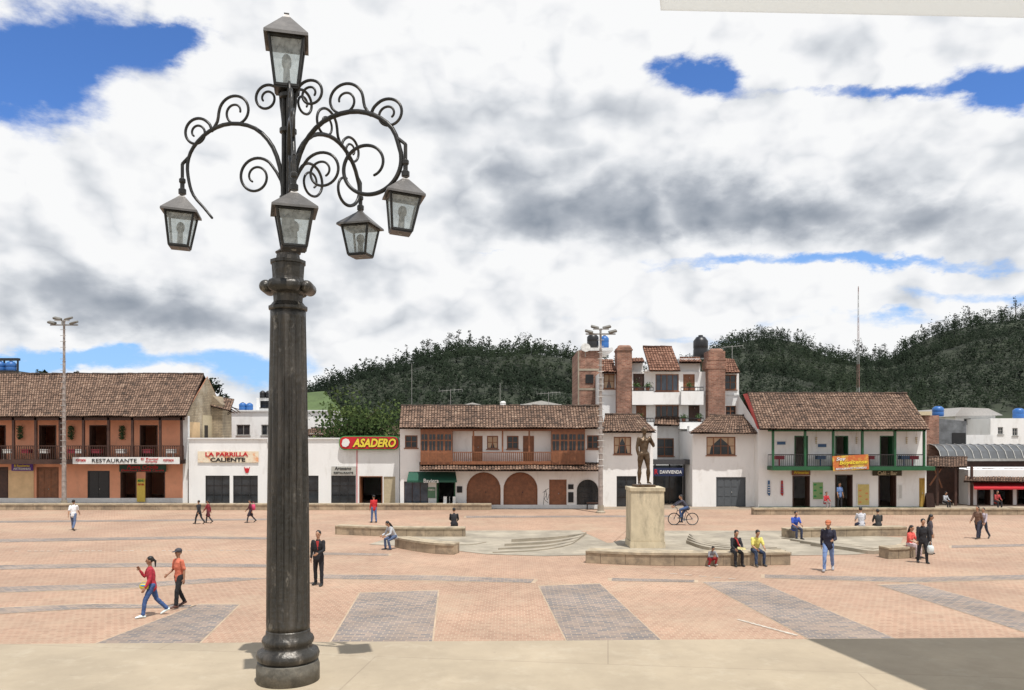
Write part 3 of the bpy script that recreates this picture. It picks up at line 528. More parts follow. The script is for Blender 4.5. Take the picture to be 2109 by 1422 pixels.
# ---------------------------------------------------------------- buildings
class Fc:
    def __init__(s,d):s.d=d
    def x(s,p):return X(p,s.d)
    def z(s,p):return Z(p,s.d)
    def box(s,b,x0,x1,y0,y1,f0,f1):
        bx(b,s.x(x0),s.x(x1),s.d+f0,s.d+f1,max(0,s.z(y1)),s.z(y0))
def arcpts(x0,x1,z0,z1,n=14):
    cx=(x0+x1)/2;rx=(x1-x0)/2;rz=min(rx,z1-z0)
    return [(cx-rx*cos(PI*i/n),z1-rz+rz*sin(PI*i/n)) for i in range(n+1)]
def facade(r,f,x0,x1,y0,y1,depth,mt,ops=[],frame=RWOOD,name='wall',gable=None):
    d=f.d;b=B();wx0,wx1=f.x(x0),f.x(x1);zt=f.z(y0);zb=max(0,f.z(y1)) if y1<1030 else 0
    hs=[]
    for o in ops:
        a=(f.x(o[1]),f.x(o[2]),max(zb,f.z(o[4]) if o[4]<1026 else zb),f.z(o[3]));hs.append(a)
    xs=sorted({wx0,wx1}|{h[0] for h in hs}|{h[1] for h in hs});zs=sorted({zb,zt}|{h[2] for h in hs}|{h[3] for h in hs})
    V={}
    def v(x,y,z):
        k=(round(x,5),round(y,5),round(z,5))
        if k not in V:V[k]=b.verts.new(k)
        return V[k]
    def inh(x,z):return any(h[0]<x<h[1] and h[2]<z<h[3] for h in hs)
    for i in range(len(xs)-1):
        for j in range(len(zs)-1):
            if xs[i+1]-xs[i]<1e-5 or zs[j+1]-zs[j]<1e-5:continue
            if not inh((xs[i]+xs[i+1])/2,(zs[j]+zs[j+1])/2):b.faces.new((v(xs[i],d,zs[j]),v(xs[i+1],d,zs[j]),v(xs[i+1],d,zs[j+1]),v(xs[i],d,zs[j+1])))
    rv=.22
    for h in hs:
        for q in (((h[0],h[2]),(h[0],h[3])),((h[1],h[3]),(h[1],h[2])),((h[0],h[3]),(h[1],h[3])),((h[1],h[2]),(h[0],h[2]))):
            poly(b,[(q[0][0],d,q[0][1]),(q[1][0],d,q[1][1]),(q[1][0],d+rv,q[1][1]),(q[0][0],d+rv,q[0][1])])
    D=d+depth
    poly(b,[(wx0,d,zb),(wx0,D,zb),(wx0,D,zt),(wx0,d,zt)]);poly(b,[(wx1,d,zb),(wx1,d,zt),(wx1,D,zt),(wx1,D,zb)]);poly(b,[(wx0,D,zb),(wx1,D,zb),(wx1,D,zt),(wx0,D,zt)]);poly(b,[(wx0,d,zt),(wx1,d,zt),(wx1,D,zt),(wx0,D,zt)])
    if gable:
        for xx in (wx0,wx1):poly(b,[(xx,d,zt+.002),(xx,D,zt+.002),(xx,d+gable[0],gable[1])])
    for o,h in zip(ops,hs):
        if o[0] in('a','aw'):
            ap=arcpts(h[0],h[1],h[2],h[3]);n=len(ap)//2
            for side in (0,1):
                seq=ap[:n+1] if side==0 else ap[n:]
                cor=(h[0],h[3]) if side==0 else (h[1],h[3])
                for i in range(len(seq)-1):poly(b,[(cor[0],d,cor[1]),(seq[i][0],d,seq[i][1]),(seq[i+1][0],d,seq[i+1][1])])
            for i in range(len(ap)-1):poly(b,[(ap[i][0],d,ap[i][1]),(ap[i+1][0],d,ap[i+1][1]),(ap[i+1][0],d+rv,ap[i+1][1]),(ap[i][0],d+rv,ap[i][1])])
    w=obj(name,b,mt,r,recalc=False)
    for o,h in zip(ops,hs):
        k=o[0];opt=o[5] if len(o)>5 else {};fr=opt.get('m',frame);hx0,hx1,hz0,hz1=h
        if k in('w','g'):
            nx,nz=opt.get('n',(2,2));t=.07 if k=='w' else .04;b=B();y0_,y1_=d+.05,d+.12
            bx(b,hx0,hx1,y0_,y1_,hz1-t,hz1);bx(b,hx0,hx1,y0_,y1_,hz0,hz0+t);bx(b,hx0,hx0+t,y0_,y1_,hz0+t,hz1-t);bx(b,hx1-t,hx1,y0_,y1_,hz0+t,hz1-t)
            for i in range(1,nx):xx=hx0+(hx1-hx0)*i/nx;bx(b,xx-t*.4,xx+t*.4,y0_+.01,y1_-.01,hz0+t,hz1-t)
            for i in range(1,nz):zz_=hz0+(hz1-hz0)*i/nz;bx(b,hx0+t,hx1-t,y0_+.015,y1_-.015,zz_-t*.3,zz_+t*.3)
            fo=obj('window',b,fr,r);b=B();poly(b,[(hx0+.01,d+.1,hz0+.01),(hx1-.01,d+.1,hz0+.01),(hx1-.01,d+.1,hz1-.01),(hx0+.01,d+.1,hz1-.01)]);obj('pane',b,opt.get('g',GLASS),fo)
            if opt.get('curt'):
                b=B();cx_=(hx0+hx1)/2
                for sg in (-1,1):
                    e=hx0+.06 if sg<0 else hx1-.06
                    poly(b,[(e,d+.095,hz0+.08),(e-sg*.18,d+.095,hz0+.08),(e-sg*.3,d+.095,(hz0+hz1)/2),(cx_,d+.095,hz1-.08),(e,d+.095,hz1-.08)])
                obj('curtain',b,flat('lace curtain',(.5,.36,.24)),fo)
            if k=='w' and opt.get('sill',1):b=B();bx(b,hx0-.06,hx1+.06,d-.07,d+.04,hz0-.07,hz0-.003);obj('sill',b,fr,fo)
        elif k=='d':
            b=B();t=.07;bx(b,hx0,hx0+t,d+.04,d+.14,hz0,hz1);bx(b,hx1-t,hx1,d+.04,d+.14,hz0,hz1);bx(b,hx0+t,hx1-t,d+.04,d+.14,hz1-t,hz1);bx(b,hx0+t,hx1-t,d+.09,d+.13,hz0,hz1-t)
            nx,nz=opt.get('n',(2,3));W=(hx1-hx0-2*t)/nx;Hh=(hz1-hz0-t)/nz
            for i in range(nx):
                for j in range(nz):bx(b,hx0+t+W*i+.05,hx0+t+W*(i+1)-.05,d+.07,d+.089,hz0+Hh*j+.06,hz0+Hh*(j+1)-.06)
            do=obj('door',b,fr,r);b=B();ell(b,((hx0+hx1)/2+.06,d+.045,hz0+1.0),(.03,.03,.05),None,1);obj('handle',b,STEEL,do)
        elif k=='o':
            b=B();t=.07;bx(b,hx0,hx0+t,d-.02,d+.15,hz0,hz1);bx(b,hx1-t,hx1,d-.02,d+.15,hz0,hz1);bx(b,hx0+t,hx1-t,d-.02,d+.15,hz1-t,hz1);fo=obj('door_frame',b,fr,r)
            b=B();wl_=(hx1-hx0)*.42
            bx(b,hx0+t,hx0+t+.04,d+.15,d+.15+wl_,hz0,hz1-t);bx(b,hx1-t-.04,hx1-t,d+.15,d+.15+wl_,hz0,hz1-t);obj('door_leaf',b,fr,fo)
        elif k=='s':
            b=B();n=26
            for i in range(n):
                z0_=hz0+(hz1-hz0)*i/n;bx(b,hx0,hx1,d+.06,d+.08+.015*(i%2),z0_,z0_+(hz1-hz0)/n-.004)
            obj('roller_shutter',b,opt.get('m',OCHRE),r)
        elif k in('a','aw'):
            ap=arcpts(hx0,hx1,hz0,hz1);pts=[(hx0,hz0)]+ap[1:-1]+[(hx1,hz0)]
            if k=='a':
                b=B();prismy(b,pts,d+.10,d+.15)
                cx_=(hx0+hx1)/2;rz=(hx1-hx0)/2;n=11
                for i in range(n):
                    xx=hx0+(hx1-hx0)*(i+.5)/n;hw=(hx1-hx0)/n*.42;zt_=hz1-rz+math.sqrt(max(0,rz*rz-(abs(xx-cx_)+hw)**2))-.03;bx(b,xx-hw,xx+hw,d+.075,d+.099,hz0+.03,zt_)
                bx(b,hx0,hx1,d+.05,d+.074,hz1-rz-.06,hz1-rz+.04);bx(b,cx_-.04,cx_+.04,d+.045,d+.074,hz0,hz1-rz-.061)
                do=obj('door',b,RWOOD,r);b=B();ell(b,(cx_+.15,d+.05,hz0+1.1),(.035,.03,.06),None,1);obj('handle',b,IRON,do)
            else:
                b=B();poly(b,[(p[0],d+.14,p[1]) for p in pts]);g_=obj('window',b,GLASS,r);b=B()
                for i in range(1,8):xx=hx0+(hx1-hx0)*i/8;bar(b,(xx,d+.08,hz0),(xx,d+.08,hz1-.05-abs(i-4)**2*.05),.012,5)
                for i in range(1,5):zq=hz0+(hz1-hz0)*i/5.5;bar(b,(hx0,d+.08,zq),(hx1,d+.08,zq),.012,5)
                obj('grille',b,IRON,g_)
            b=B();loft(b,[(p[0],d-.005,p[1]) for p in [(hx0,hz0)]+ap+[(hx1,hz0)]],[.035]*(len(ap)+2),6,False);obj('arch_trim',b,WHITE2 if k=='aw' else BWOOD,r)
    return w
def roof(r,eL,eR,rR,rL,mt=TILE,tw=.20,tl=.36,amp=.06,name='roof',back=None,seed=1):
    rn=random.Random(seed);eL,eR,rR,rL=[Vector(v) for v in (eL,eR,rR,rL)]
    Wd=max((eR-eL).length,(rR-rL).length);Ln=((rL+rR)/2-(eL+eR)/2).length;nc=max(2,int(Wd/tw));nr=max(2,int(Ln/tl));S=6
    nrm=(eR-eL).cross(rL-eL).normalized()
    if nrm.z<0:nrm=-nrm
    vs=[];tint=[];fs=[];colt=[rn.random() for _ in range(nc+1)]
    for j in range(nr):
        rowoff=rn.uniform(-.01,.01)
        tr_=[(.62*rn.random()+.25*colt[c]+.07,rn.uniform(-.014,.014),rn.uniform(-.025,.025)) for c in range(nc+1)]
        base=len(vs)
        for e in (0,1):
            tv=(j+e*1.0)/nr
            for i in range(nc*S+1):
                c_=min(i//S,nc-1);ph=(i%S)/S;tu=i/(nc*S)
                tvv=tv-(tl*.12+tr_[c_][2])/Ln if e==0 else tv
                p=eL.lerp(eR,tu).lerp(rL.lerp(rR,tu),tvv)
                p=p+nrm*(amp*abs(sin(PI*ph))**.8+(.04 if e==0 else 0.0)+tr_[c_][1]+rowoff+noise.noise(p*.35)*.09)
                vs.append(p)
        W_=nc*S+1
        for i in range(nc*S):
            fs.append((base+i,base+i+1,base+W_+i+1,base+W_+i));k=tr_[min(i//S,nc-1)][0];tint.append(k if (i%S) not in (0,5) else k*.2)
        b0=len(vs)
        for i in range(W_):vs.append(vs[base+i]-nrm*.05)
        for i in range(nc*S):fs.append((b0+i,b0+i+1,base+i+1,base+i));tint.append(.1)
    me=bpy.data.meshes.new(name);me.from_pydata(vs,[],fs);at=me.attributes.new('tint','FLOAT','FACE');at.data.foreach_set('value',tint)
    o=obj(name,me,mt,r)
    b=B();k=nrm*.07;poly(b,[eL-k,eR-k,rR-k,rL-k]);obj('soffit',b,DWOOD,o)
    if Wd>1.5:
        b=B();rt_=[rL+nrm*.05,rR+nrm*.05];n=int((rR-rL).length/.4) or 1
        for i in range(n):
            a=rt_[0].lerp(rt_[1],i/n);c_=rt_[0].lerp(rt_[1],(i+.96)/n);z_=rn.uniform(-.02,.02);loft(b,[a+Vector((0,0,z_)),c_+Vector((0,0,z_))],[.11,.095],8,False)
        obj('ridge_tiles',b,mt,o,True)
    if back is not None:
        b=B();poly(b,[rL,rR,Vector((rR.x,back[0],back[1])),Vector((rL.x,back[0],back[1]))]);obj('back_slope',b,mt,o)
    return o
def railing(r,f,x0,x1,y0,y1,off,mt,sp=.13,th=.018,parent=None,name='railing'):
    b=B();a,c_=f.x(x0),f.x(x1);z0,z1=f.z(y1),f.z(y0);y=f.d+off
    bx(b,a,c_,y-.04,y+.04,z1-.06,z1);bx(b,a,c_,y-.03,y+.03,z0,z0+.05);n=max(2,int((c_-a)/sp))
    for i in range(n+1):xx=a+(c_-a)*i/n;bx(b,xx-th,xx+th,y-th,y+th,z0+.05,z1-.06)
    return obj(name,b,mt,parent or r)
def post(r,f,px,w,y0,y1,off,mt,name='post'):
    b=B();x=f.x(px);bx(b,x-w/2,x+w/2,f.d+off-w/2,f.d+off+w/2,max(0,f.z(y1)),f.z(y0));return obj(name,b,mt,r)
def sign(label,f,x0,x1,y0,y1,mt,texts=[],off=-.12,th=.05,rot=0,cat='sign',name='shop_sign',border=None,rnd=0,slant=0,bold=.012,outline=None):
    cx,cz=(f.x(x0)+f.x(x1))/2,(f.z(y0)+f.z(y1))/2;r=root(name,label,cat,(cx,f.d+off,f.z(y1)))
    Mr=Matrix.Translation((cx,f.d+off,cz))@Matrix.Rotation(rad(rot),4,'Y');w,h=f.x(x1)-f.x(x0),f.z(y0)-f.z(y1)
    def rr(w,h,g):
        if not rnd:return [(-w/2-g,-h/2-g),(w/2+g,-h/2-g),(w/2+g,h/2+g),(-w/2-g,h/2+g)]
        q=[];R_=rnd
        for cx_,cz_,a0 in ((w/2-R_,-h/2+R_,-90),(w/2-R_,h/2-R_,0),(-w/2+R_,h/2-R_,90),(-w/2+R_,-h/2+R_,180)):
            for i in range(7):a=rad(a0+i*15);q.append((cx_+(R_+g)*cos(a),cz_+(R_+g)*sin(a)))
        return q
    b=B();prismy(b,rr(w,h,0),-th/2,th/2);b.transform(Mr);obj('board',b,mt,r)
    if border:
        b=B();prismy(b,rr(w,h,.07),-th/2+.015,th/2-.015 if th>.06 else th/2+.01);b.transform(Mr);obj('border',b,border,r)
    for (s_,a0,a1,b0,b1,m_) in texts:
        tw_=(f.x(a1)-f.x(a0));th_=(f.z(b0)-f.z(b1));TM=lambda dy:Mr@Matrix.Translation(((f.x(a0)+f.x(a1))/2-cx,-th/2-dy,(f.z(b0)+f.z(b1))/2-cz))
        me=textmesh(s_,tw_,th_,.012,bold,slant);me.transform(TM(.03 if outline else .02));obj('lettering',me,m_,r)
        if outline:me=textmesh(s_,tw_*1.035,th_*1.16,.008,bold+.035,slant);me.transform(TM(.012));obj('lettering_outline',me,outline,r)
    return r
K=flat('sign black',(.01,.01,.012));RED=flat('sign red',(.5,.012,.02));YEL=flat('sign yellow',(.75,.58,.05));WH=flat('sign white',(.72,.72,.70));ORG=flat('sign orange',(.6,.27,.09));GRN=flat('sign green',(.03,.25,.07));BLU=flat('sign blue',(.05,.11,.22));PUR=flat('sign purple',(.10,.04,.25));TAN=flat('sign tan',(.5,.42,.28));MAG=flat('burgundy cloth',(.28,.025,.05))
# ---- A: left restaurant
f=Fc(59.);A=root('restaurant_building','terracotta two storey building with long tiled roof and dark wooden balcony at far left','building',(X(190,59),59,0))
ops=[('o',-25,12,876,948,{'m':DWOOD}),('o',80,116,876,948,{'m':DWOOD}),('o',184,222,876,948,{'m':DWOOD}),('o',288,325,876,948,{'m':DWOOD}),
('d',-30,17,962,1040,{'m':DWOOD}),('d',75,121,962,1040,{'m':BWOOD,'n':(3,2)}),('d',180,226,970,1040,{'m':BLACK}),('o',248,281,972,1040,{'m':DWOOD}),('o',300,340,972,1040,{'m':DWOOD})]
facade(A,f,-60,378,857,1040,9,SALMON,ops,DWOOD,gable=(4.6,Z(775,63.6)))
b=B();xw=f.x(378)+.012;poly(b,[(xw,59.25,0),(xw,68,0),(xw,68,f.z(857)),(xw,63.6,Z(777,63.6)),(xw,59.25,f.z(857))]);obj('side_wall',b,MUDY,A)
for ya_,yb_,za_,zb_,m_ in ((60.0,62.0,3.2,6.0,OCHRE),(62.6,64.6,4.2,6.6,TAN),(65.0,67.2,2.5,5.8,OCHRE)):
    b=B();bx(b,xw,xw+.03,ya_,yb_,za_,zb_);obj('plaster_patch',b,m_,A)
b=B();bx(b,xw+.031,xw+.05,62.9,63.6,4.6,5.8);obj('window',b,BLACK,A)
b=B();f.box(b,378,388,857,1040,-.12,.24);obj('pilaster',b,WHITE,A)
b=B();f.box(b,18,70,968,1026,-.04,-.002);obj('wall_panel',b,OCHRE,A)
b=B();f.box(b,-60,377,1026,1040,-.06,-.002);obj('plinth',b,WHITE2,A)
roof(A,P(-90,858,57.4),P(383,858,57.4),P(420,772,63.6),P(-90,772,63.6),TILE,back=(69,6.4),seed=3)
b=B();f.box(b,-60,384,946,955,-1.35,-.002);bl=obj('balcony',b,DWOOD,A)
f2=Fc(57.75)
for px in (-18,28,74,124,172,224,273,330,374):post(A,f2,px,.16,860,948,0,DWOOD)
railing(A,f2,-60,378,918,948,0,DWOOD,.16,.02,bl)
b=B();bx(b,f2.x(-60),f2.x(380),f2.d-.08,f2.d+.08,f2.z(866),f2.z(859));obj('balcony_beam',b,DWOOD,A)
for i,px in enumerate((45,150,255)):
    b=B();c_=Vector((f.x(px),58.85,f.z(890)))
    for k in range(320):
        a=RN.uniform(0,2*PI);t=RN.random();p=c_+Vector((cos(a)*.24*RN.random(),-.1+sin(a)*.15*RN.random(),.45-t*1.0));s_=.05;n=Vector((RN.uniform(-1,1),RN.uniform(-1,1),RN.uniform(-1,1))).normalized();u=n.orthogonal().normalized()*s_;w_=n.cross(u);poly(b,[p-u,p+w_,p+u,p-w_])
    single('hanging_plant',b,flat('dark plant leaf',(.04,.08,.025)),['leftmost hanging plant on the terracotta balcony wall','middle hanging plant on the terracotta balcony wall','rightmost hanging plant on the terracotta balcony wall'][i],'plant',c_)
for i,px in enumerate((18,55,92,150,165,200,250,305,352)):
    x=X(px,58.2);b=B();z0=f.z(946);bx(b,x-.3,x+.3,57.95,58.5,z0+.68,z0+.74);bx(b,x-.28,x+.28,57.97,58.48,z0+.45,z0+.68)
    for q in (-.24,.24):bx(b,x+q-.02,x+q+.02,58,58.04,z0,z0+.45)
    single('cafe_table',b,MAG if i%2 else WH,'cafe table with %s cloth, %s from the left behind the dark wooden balcony rail'%(('white','burgundy')[i%2],ORD[i]),'table',(x,58.2,z0),group='cafe tables on the left balcony')
f3=Fc(57.55)
sign('long white sign reading RESTAURANTE along the left balcony edge',f3,150,370,942,956,WH,[('RESTAURANTE',190,282,945.2,952.8,K),('POSTOBON',157,177,946,951,RED),('POSTOBON',337,358,946,951,RED),('El Portal',291,326,943.5,948,RED),('Criollo',300,324,949,953,RED)],0,bold=0)
f4=Fc(58.8)
sign('small purple shop sign above the ochre panel at far left',f4,24,68,955,970,PUR,[('El Rancherito',30,62,957,962,YEL),('ARTESANIAS',28,64,963.5,968,WH)],0)
sign('dark awning sign with red script over the restaurant entrance',f4,246,342,958,972,flat('dark green sign',(.02,.06,.04)),[('Punta Criolla',262,326,958.5,965.5,RED),('Delicioso Comida Casera',250,338,966.5,971,RED)],0,slant=.3)
sign('yellow menu banner hanging in the left restaurant entrance',f4,282,299,986,1034,flat('banner mustard',(.6,.45,.08)),[('MENU',284,297,988,993,GRN),('del dia',284,297,996,1000,RED)],0,.02,cat='banner',name='banner')
# ---- ruin behind, white house behind
f=Fc(64.5);r=root('adobe_house','ruined mud brick house with broken tiles behind the long tiled roof','building',(X(440,64.5),64.5,0))
b=B();prismy(b,[(f.x(405),0),(f.x(405),f.z(812)),(f.x(425),f.z(818)),(f.x(438),f.z(815)),(f.x(448),f.z(826)),(f.x(458),f.z(834)),(f.x(459),0)],64.5,66.6);obj('wall',b,MUD,r)
roof(r,P(424,834,64.2),P(474,846,64.2),P(482,826,66.8),P(430,818,66.8),TILE,seed=9)
b=B()
for i in range(9):q=P(452+i*3,842-i*.6,66.+.1*i);bar(b,q,q+Vector((.9,-.4,-.25-RN.random()*.3)),.04)
obj('broken_rafter',b,DWOOD,r)
f=Fc(72.);r=root('white_house','plain white flat roofed house between the ruin and the lamp post','building',(X(540,72),72,0))
facade(r,f,470,680,848,1040,8,WHITE,[('w',487,515,875,897,{'m':STEEL,'n':(2,1)}),('w',538,562,875,897,{'m':STEEL,'n':(2,1)}),('w',640,668,880,897,{'m':STEEL})])
b=B();f.box(b,468,684,845,848,-.15,8);obj('parapet',b,WHITE2,r)
def tank(px,py,d,w,h,mt,label):
    r=root('water_tank',label,'water tank',(X(px,d),d,Z(py,d)));w*=d/F/2;h*=d/F;b=B();lathe(b,0,0,[(w*.92,0),(w,h*.1),(w,h*.38),(w*.95,h*.42),(w,h*.46),(w,h*.75),(w*.6,h*.92),(w*.3,h*.95)],20);obj('body',b,mt,r,True,True)
    b=B();lathe(b,0,0,[(w*.32,h*.951),(w*.32,h),(w*.1,h*1.01)],14);obj('lid',b,BLACK,r,False,True)
TB=flat('blue tank plastic',(.03,.13,.38),.4);TK=flat('black tank plastic',(.012,.012,.014),.4)
tank(500,846,74,15,17,TB,'left blue tank on the roof beside the ruin');tank(514,846,74,14,16,TB,'right blue tank on the roof beside the ruin')
for i,px in enumerate((541,553)):tank(px,820,76,12,15,TK,['left','right'][i]+' small black tank on the raised white roof block')
r=root('roof_shed','small white roof block holding black tanks behind the white house','building',(X(545,76),76,0));facade(r,Fc(76),528,572,820,900,4,WHITE,[('w',536,558,826,840,{'m':BLACK})])
r=root('tank_stand','dark rooftop frame carrying blue tanks at the far left edge','tank stand',(X(15,75),75,0));b=B()
f=Fc(75.)
for px in (-20,8,36):bx(b,f.x(px)-.06,f.x(px)+.06,75,75.12,f.z(800),f.z(738))
bx(b,f.x(-22),f.x(38),74.9,75.3,f.z(743),f.z(738));bx(b,f.x(-22),f.x(40),74,77,f.z(768),f.z(765));obj('frame',b,IRON,r);b=B();f.box(b,-40,60,768,1030,0,4);obj('base',b,WHITE2,r)
tank(0,766,75,22,22,TB,'left blue tank under the dark roof frame at far left');tank(23,766,75,20,22,TB,'right blue tank under the dark roof frame at far left')
# ---- white single storey grill
f=Fc(58.);r=root('grill_restaurant','long white single storey building with several glass doors behind the lamp post','building',(X(600,58),58,0))
S=flat('dark alu frame',(.02,.02,.022),.4)
ops=[('g',423,473,980,1040,{'m':S,'n':(3,3)}),('g',480,531,980,1040,{'m':S,'n':(3,3)}),('g',632,656,980,1040,{'m':S,'n':(1,2)}),('g',682,733,980,1040,{'m':S,'n':(3,3)}),('o',740,788,981,1040,{'m':BWOOD}),('s',790,814,982,1040,{'m':TAN})]
facade(r,f,389,822,905,1040,9,WHITE,ops)
b=B();f.box(b,387,824,902,905,-.1,.3);f.box(b,552,570,902,912,-.14,-.101);obj('coping',b,WHITE2,r)
b=B();f.box(b,734.5,736,905,1040,-.03,-.002);obj('downpipe',b,RED,r)
PEACH=overlay(flat('pale orange print',(.76,.66,.50)),(.70,.22,.05),1.1,.52,.62,.85)
sign('pale orange banner reading LA PARRILLA CALIENTE on the white wall',f,408,533,930,953,PEACH,[('LA PARRILLA',424,512,931.8,940.4,RED),('CALIENTE',434,506,943,951.4,K)],-.06,.03,bold=.03)
sign('red sign with rounded ends and big slanted yellow ASADERO lettering, green edge',f,702,822,900,925,RED,[('ASADERO',728,817,903.5,921.5,YEL)],-.25,.18,border=GRN,rnd=.36,slant=.25,bold=.04,outline=K)
b=B();x=f.x(714);z=f.z(912);prismy(b,[(x-.28,z-.1),(x-.2,z+.2),(x,z+.3),(x+.22,z+.22),(x+.30,z+.02),(x+.2,z-.22),(x,z-.32),(x-.22,z-.26)],f.d-.40,f.d-.345);single('wall_emblem',b,WH,'white rounded badge at the left end of the red sign','emblem',(x,f.d-.37,z))
sign('small grey shop sign above the glass doors left of the red pipe',f,683,734,961,978,flat('sign grey',(.45,.44,.40)),[('Artesano',690,724,961.5,968,K),('RESTAURANTE',688,728,972,976,K)],-.06,.03)
def wallmark(px,py,f,mt,label):
    b=B();x,z=f.x(px),f.z(py);k=.75
    prismy(b,[(x+k*a,z+k*c) for a,c in ((-.28,.3),(-.1,.1),(0,.22),(.12,.1),(.27,.3),(.2,-.05),(.1,-.32),(-.12,-.3),(-.22,-.05))],f.d-.04,f.d-.005);single('wall_emblem',b,mt,label,'emblem',(x,f.d,z))
wallmark(509,968,f,RED,'small red emblem painted on the white grill wall')
r=root('tiled_house','low tiled roof house behind the rounded red sign','building',(X(730,70),70,0));facade(r,Fc(70),636,830,893,1040,6,WHITE2,[]);roof(r,P(630,897,69.4),P(835,897,69.4),P(835,880,73),P(630,880,73),TILE,back=(77,4.9),seed=4)
r=root('tiled_house','small brown roofed house seen above the grill wall right of the lamp post','building',(X(655,82),82,0));facade(r,Fc(82),636,676,880,1040,6,WHITE2,[]);roof(r,P(630,882,81),P(680,882,81),P(680,864,85),P(630,864,85),TILE,back=(90,5.8),seed=44)
# ---- B: middle building
f=Fc(54.);r=root('arcade_house','white two storey house with wooden gallery, arched brown doors and tiled roof','building',(X(1030,54),54,0));Bm=r
ops=[('w',834,860,897,923,{'n':(2,2)}),('w',1209,1233,897,925,{'n':(2,2)}),('w',1003,1026,898,925,{'n':(2,2),'curt':1}),('w',1044,1068,898,925,{'n':(2,2)}),('d',972,994,898,952),('d',1077,1100,898,952),
('g',832,882,992,1036,{'m':DWOOD,'n':(3,1),'g':BGLASS}),('o',899,938,992,1050,{'m':GREEN}),('a',962,1030,974,1050),('a',1038,1106,974,1050),('d',1131,1167,988,1050,{'n':(2,4)}),('aw',1187,1233,987,1035)]
facade(r,f,824,1240,880,1050,8,WHITE,ops)
roof(r,P(822,882,52.9),P(1245,882,52.9),P(1237,838,57.2),P(826,838,57.2),TILE,back=(62,5.6),seed=5)
f2=Fc(53.25)
def bay(x0,x1):
    b=B();f2.box(b,x0,x1,888,957,0,.74);bo=obj('bay_window',b,RWOOD,Bm)
    n=4;w=(x1-x0)/n
    for i in range(n):
        for y0,y1 in ((895,906),(909,928)):
            b=B();x_0=f2.x(x0+w*i+2);x_1=f2.x(x0+w*(i+1)-2);bx(b,x_0,x_1,f2.d-.012,f2.d-.002,f2.z(y1),f2.z(y0));obj('pane',b,GLASS,bo)
            b=B();xm=(x_0+x_1)/2;bx(b,xm-.02,xm+.02,f2.d-.035,f2.d-.013,f2.z(y1),f2.z(y0));obj('mullion',b,RWOOD,bo)
        b=B();bx(b,f2.x(x0+w*i+2),f2.x(x0+w*(i+1)-2),f2.d-.03,f2.d-.002,f2.z(953),f2.z(934));obj('panel',b,BWOOD,bo)
bay(866,931);bay(1136,1205)
b=B();f2.box(b,932,1135,952,957,0,.73);bl=obj('balcony',b,RWOOD,r);railing(r,f2,932,1135,931,952,.05,RWOOD,.13,.025,bl)
for px in (975,1035,1090):post(r,f2,px,.11,884,931,.05,RWOOD)
b=B();f2.box(b,866,1205,882,888,-.05,.7);obj('fascia',b,RWOOD,r)
roof(r,P(864,969,52.6),P(1240,969,52.6),P(1240,957,53.9),P(864,957,53.9),TILE,name='canopy_roof',seed=6)
b=B();f.box(b,824,1240,1040,1050,-.05,-.002);obj('plinth',b,WHITE2,r)
aw=root('awning','dark green fabric awning with white name lettering over a shop front','awning',(X(889,53),53,Z(992,53)));b=B()
p=[P(842,972,53.9),P(938,972,53.9),P(941,990,52.9),P(838,990,52.9)];poly(b,p);poly(b,[p[3],p[2],p[2]-Vector((0,0,.13)),p[3]-Vector((0,0,.13))]);obj('canvas',b,flat('green canvas',(.01,.075,.045)),aw)
fw_=Fc(52.88);me=textmesh('Baviera',fw_.x(904)-fw_.x(873),.26,.006,.012);me.transform(Matrix.Translation((fw_.x(888),52.87,fw_.z(990)-.02)));obj('lettering',me,WH,aw)
sign('small black notice board between green door and arched door',f,941,952,1002,1015,K,[],-.04,.03,cat='notice')
sign('menu board on the wall below the green awning',f,881,897,1004,1026,flat('menu green',(.1,.2,.12)),[('menu',883,895,1007,1011,WH)],-.04,.03,cat='notice')
sign('upper small dark plaque by the panelled brown door',f,1170,1181,998,1008,K,[],-.04,.03,cat='plaque');sign('lower small dark panel by the panelled brown door',f,1170,1181,1014,1035,K,[],-.04,.03,cat='plaque')
b=B()
for q in ([(1119,1040),(1122,1012),(1126,1020),(1121,1028),(1129,1036)],[(1124,1008),(1127,1030),(1131,1018)],[(1118,1015),(1130,1006)]):loft(b,crom([(f.x(x),f.d-.008,f.z(y)) for x,y in q],4),[.012]*(4*(len(q)-1)+1),4,False)
single('graffiti',b,K,'black scribbled graffiti on the white wall beside the brown door','graffiti',(f.x(1124),f.d,1))
for i,px in enumerate((919,926,932)):
    x=X(px,53.3);b=B();bx(b,x-.2,x+.2,53.1,53.5,.40,.44);bx(b,x-.2,x+.2,53.47,53.5,.44,.85)
    for q in ((-.18,53.12),(.18,53.12),(-.18,53.48),(.18,53.48)):bx(b,x+q[0]-.02,x+q[0]+.02,q[1]-.02,q[1]+.02,0,.4)
    single('plastic_chair',b,WH,('left','middle','right')[i]+' white plastic chair in the green doorway','chair',(x,53.3,0))
x=X(1225,53.2);r=root('park_bench','small dark bench against the wall beside the arched window','bench',(x,53.2,0))
b=B();bx(b,x-.55,x+.45,53.0,53.4,.42,.47);obj('seat',b,DWOOD,r)
for q in (-.5,.38):
    b=B();bx(b,x+q-.03,x+q+.03,53.02,53.38,0,.419);obj('leg',b,IRON,r)
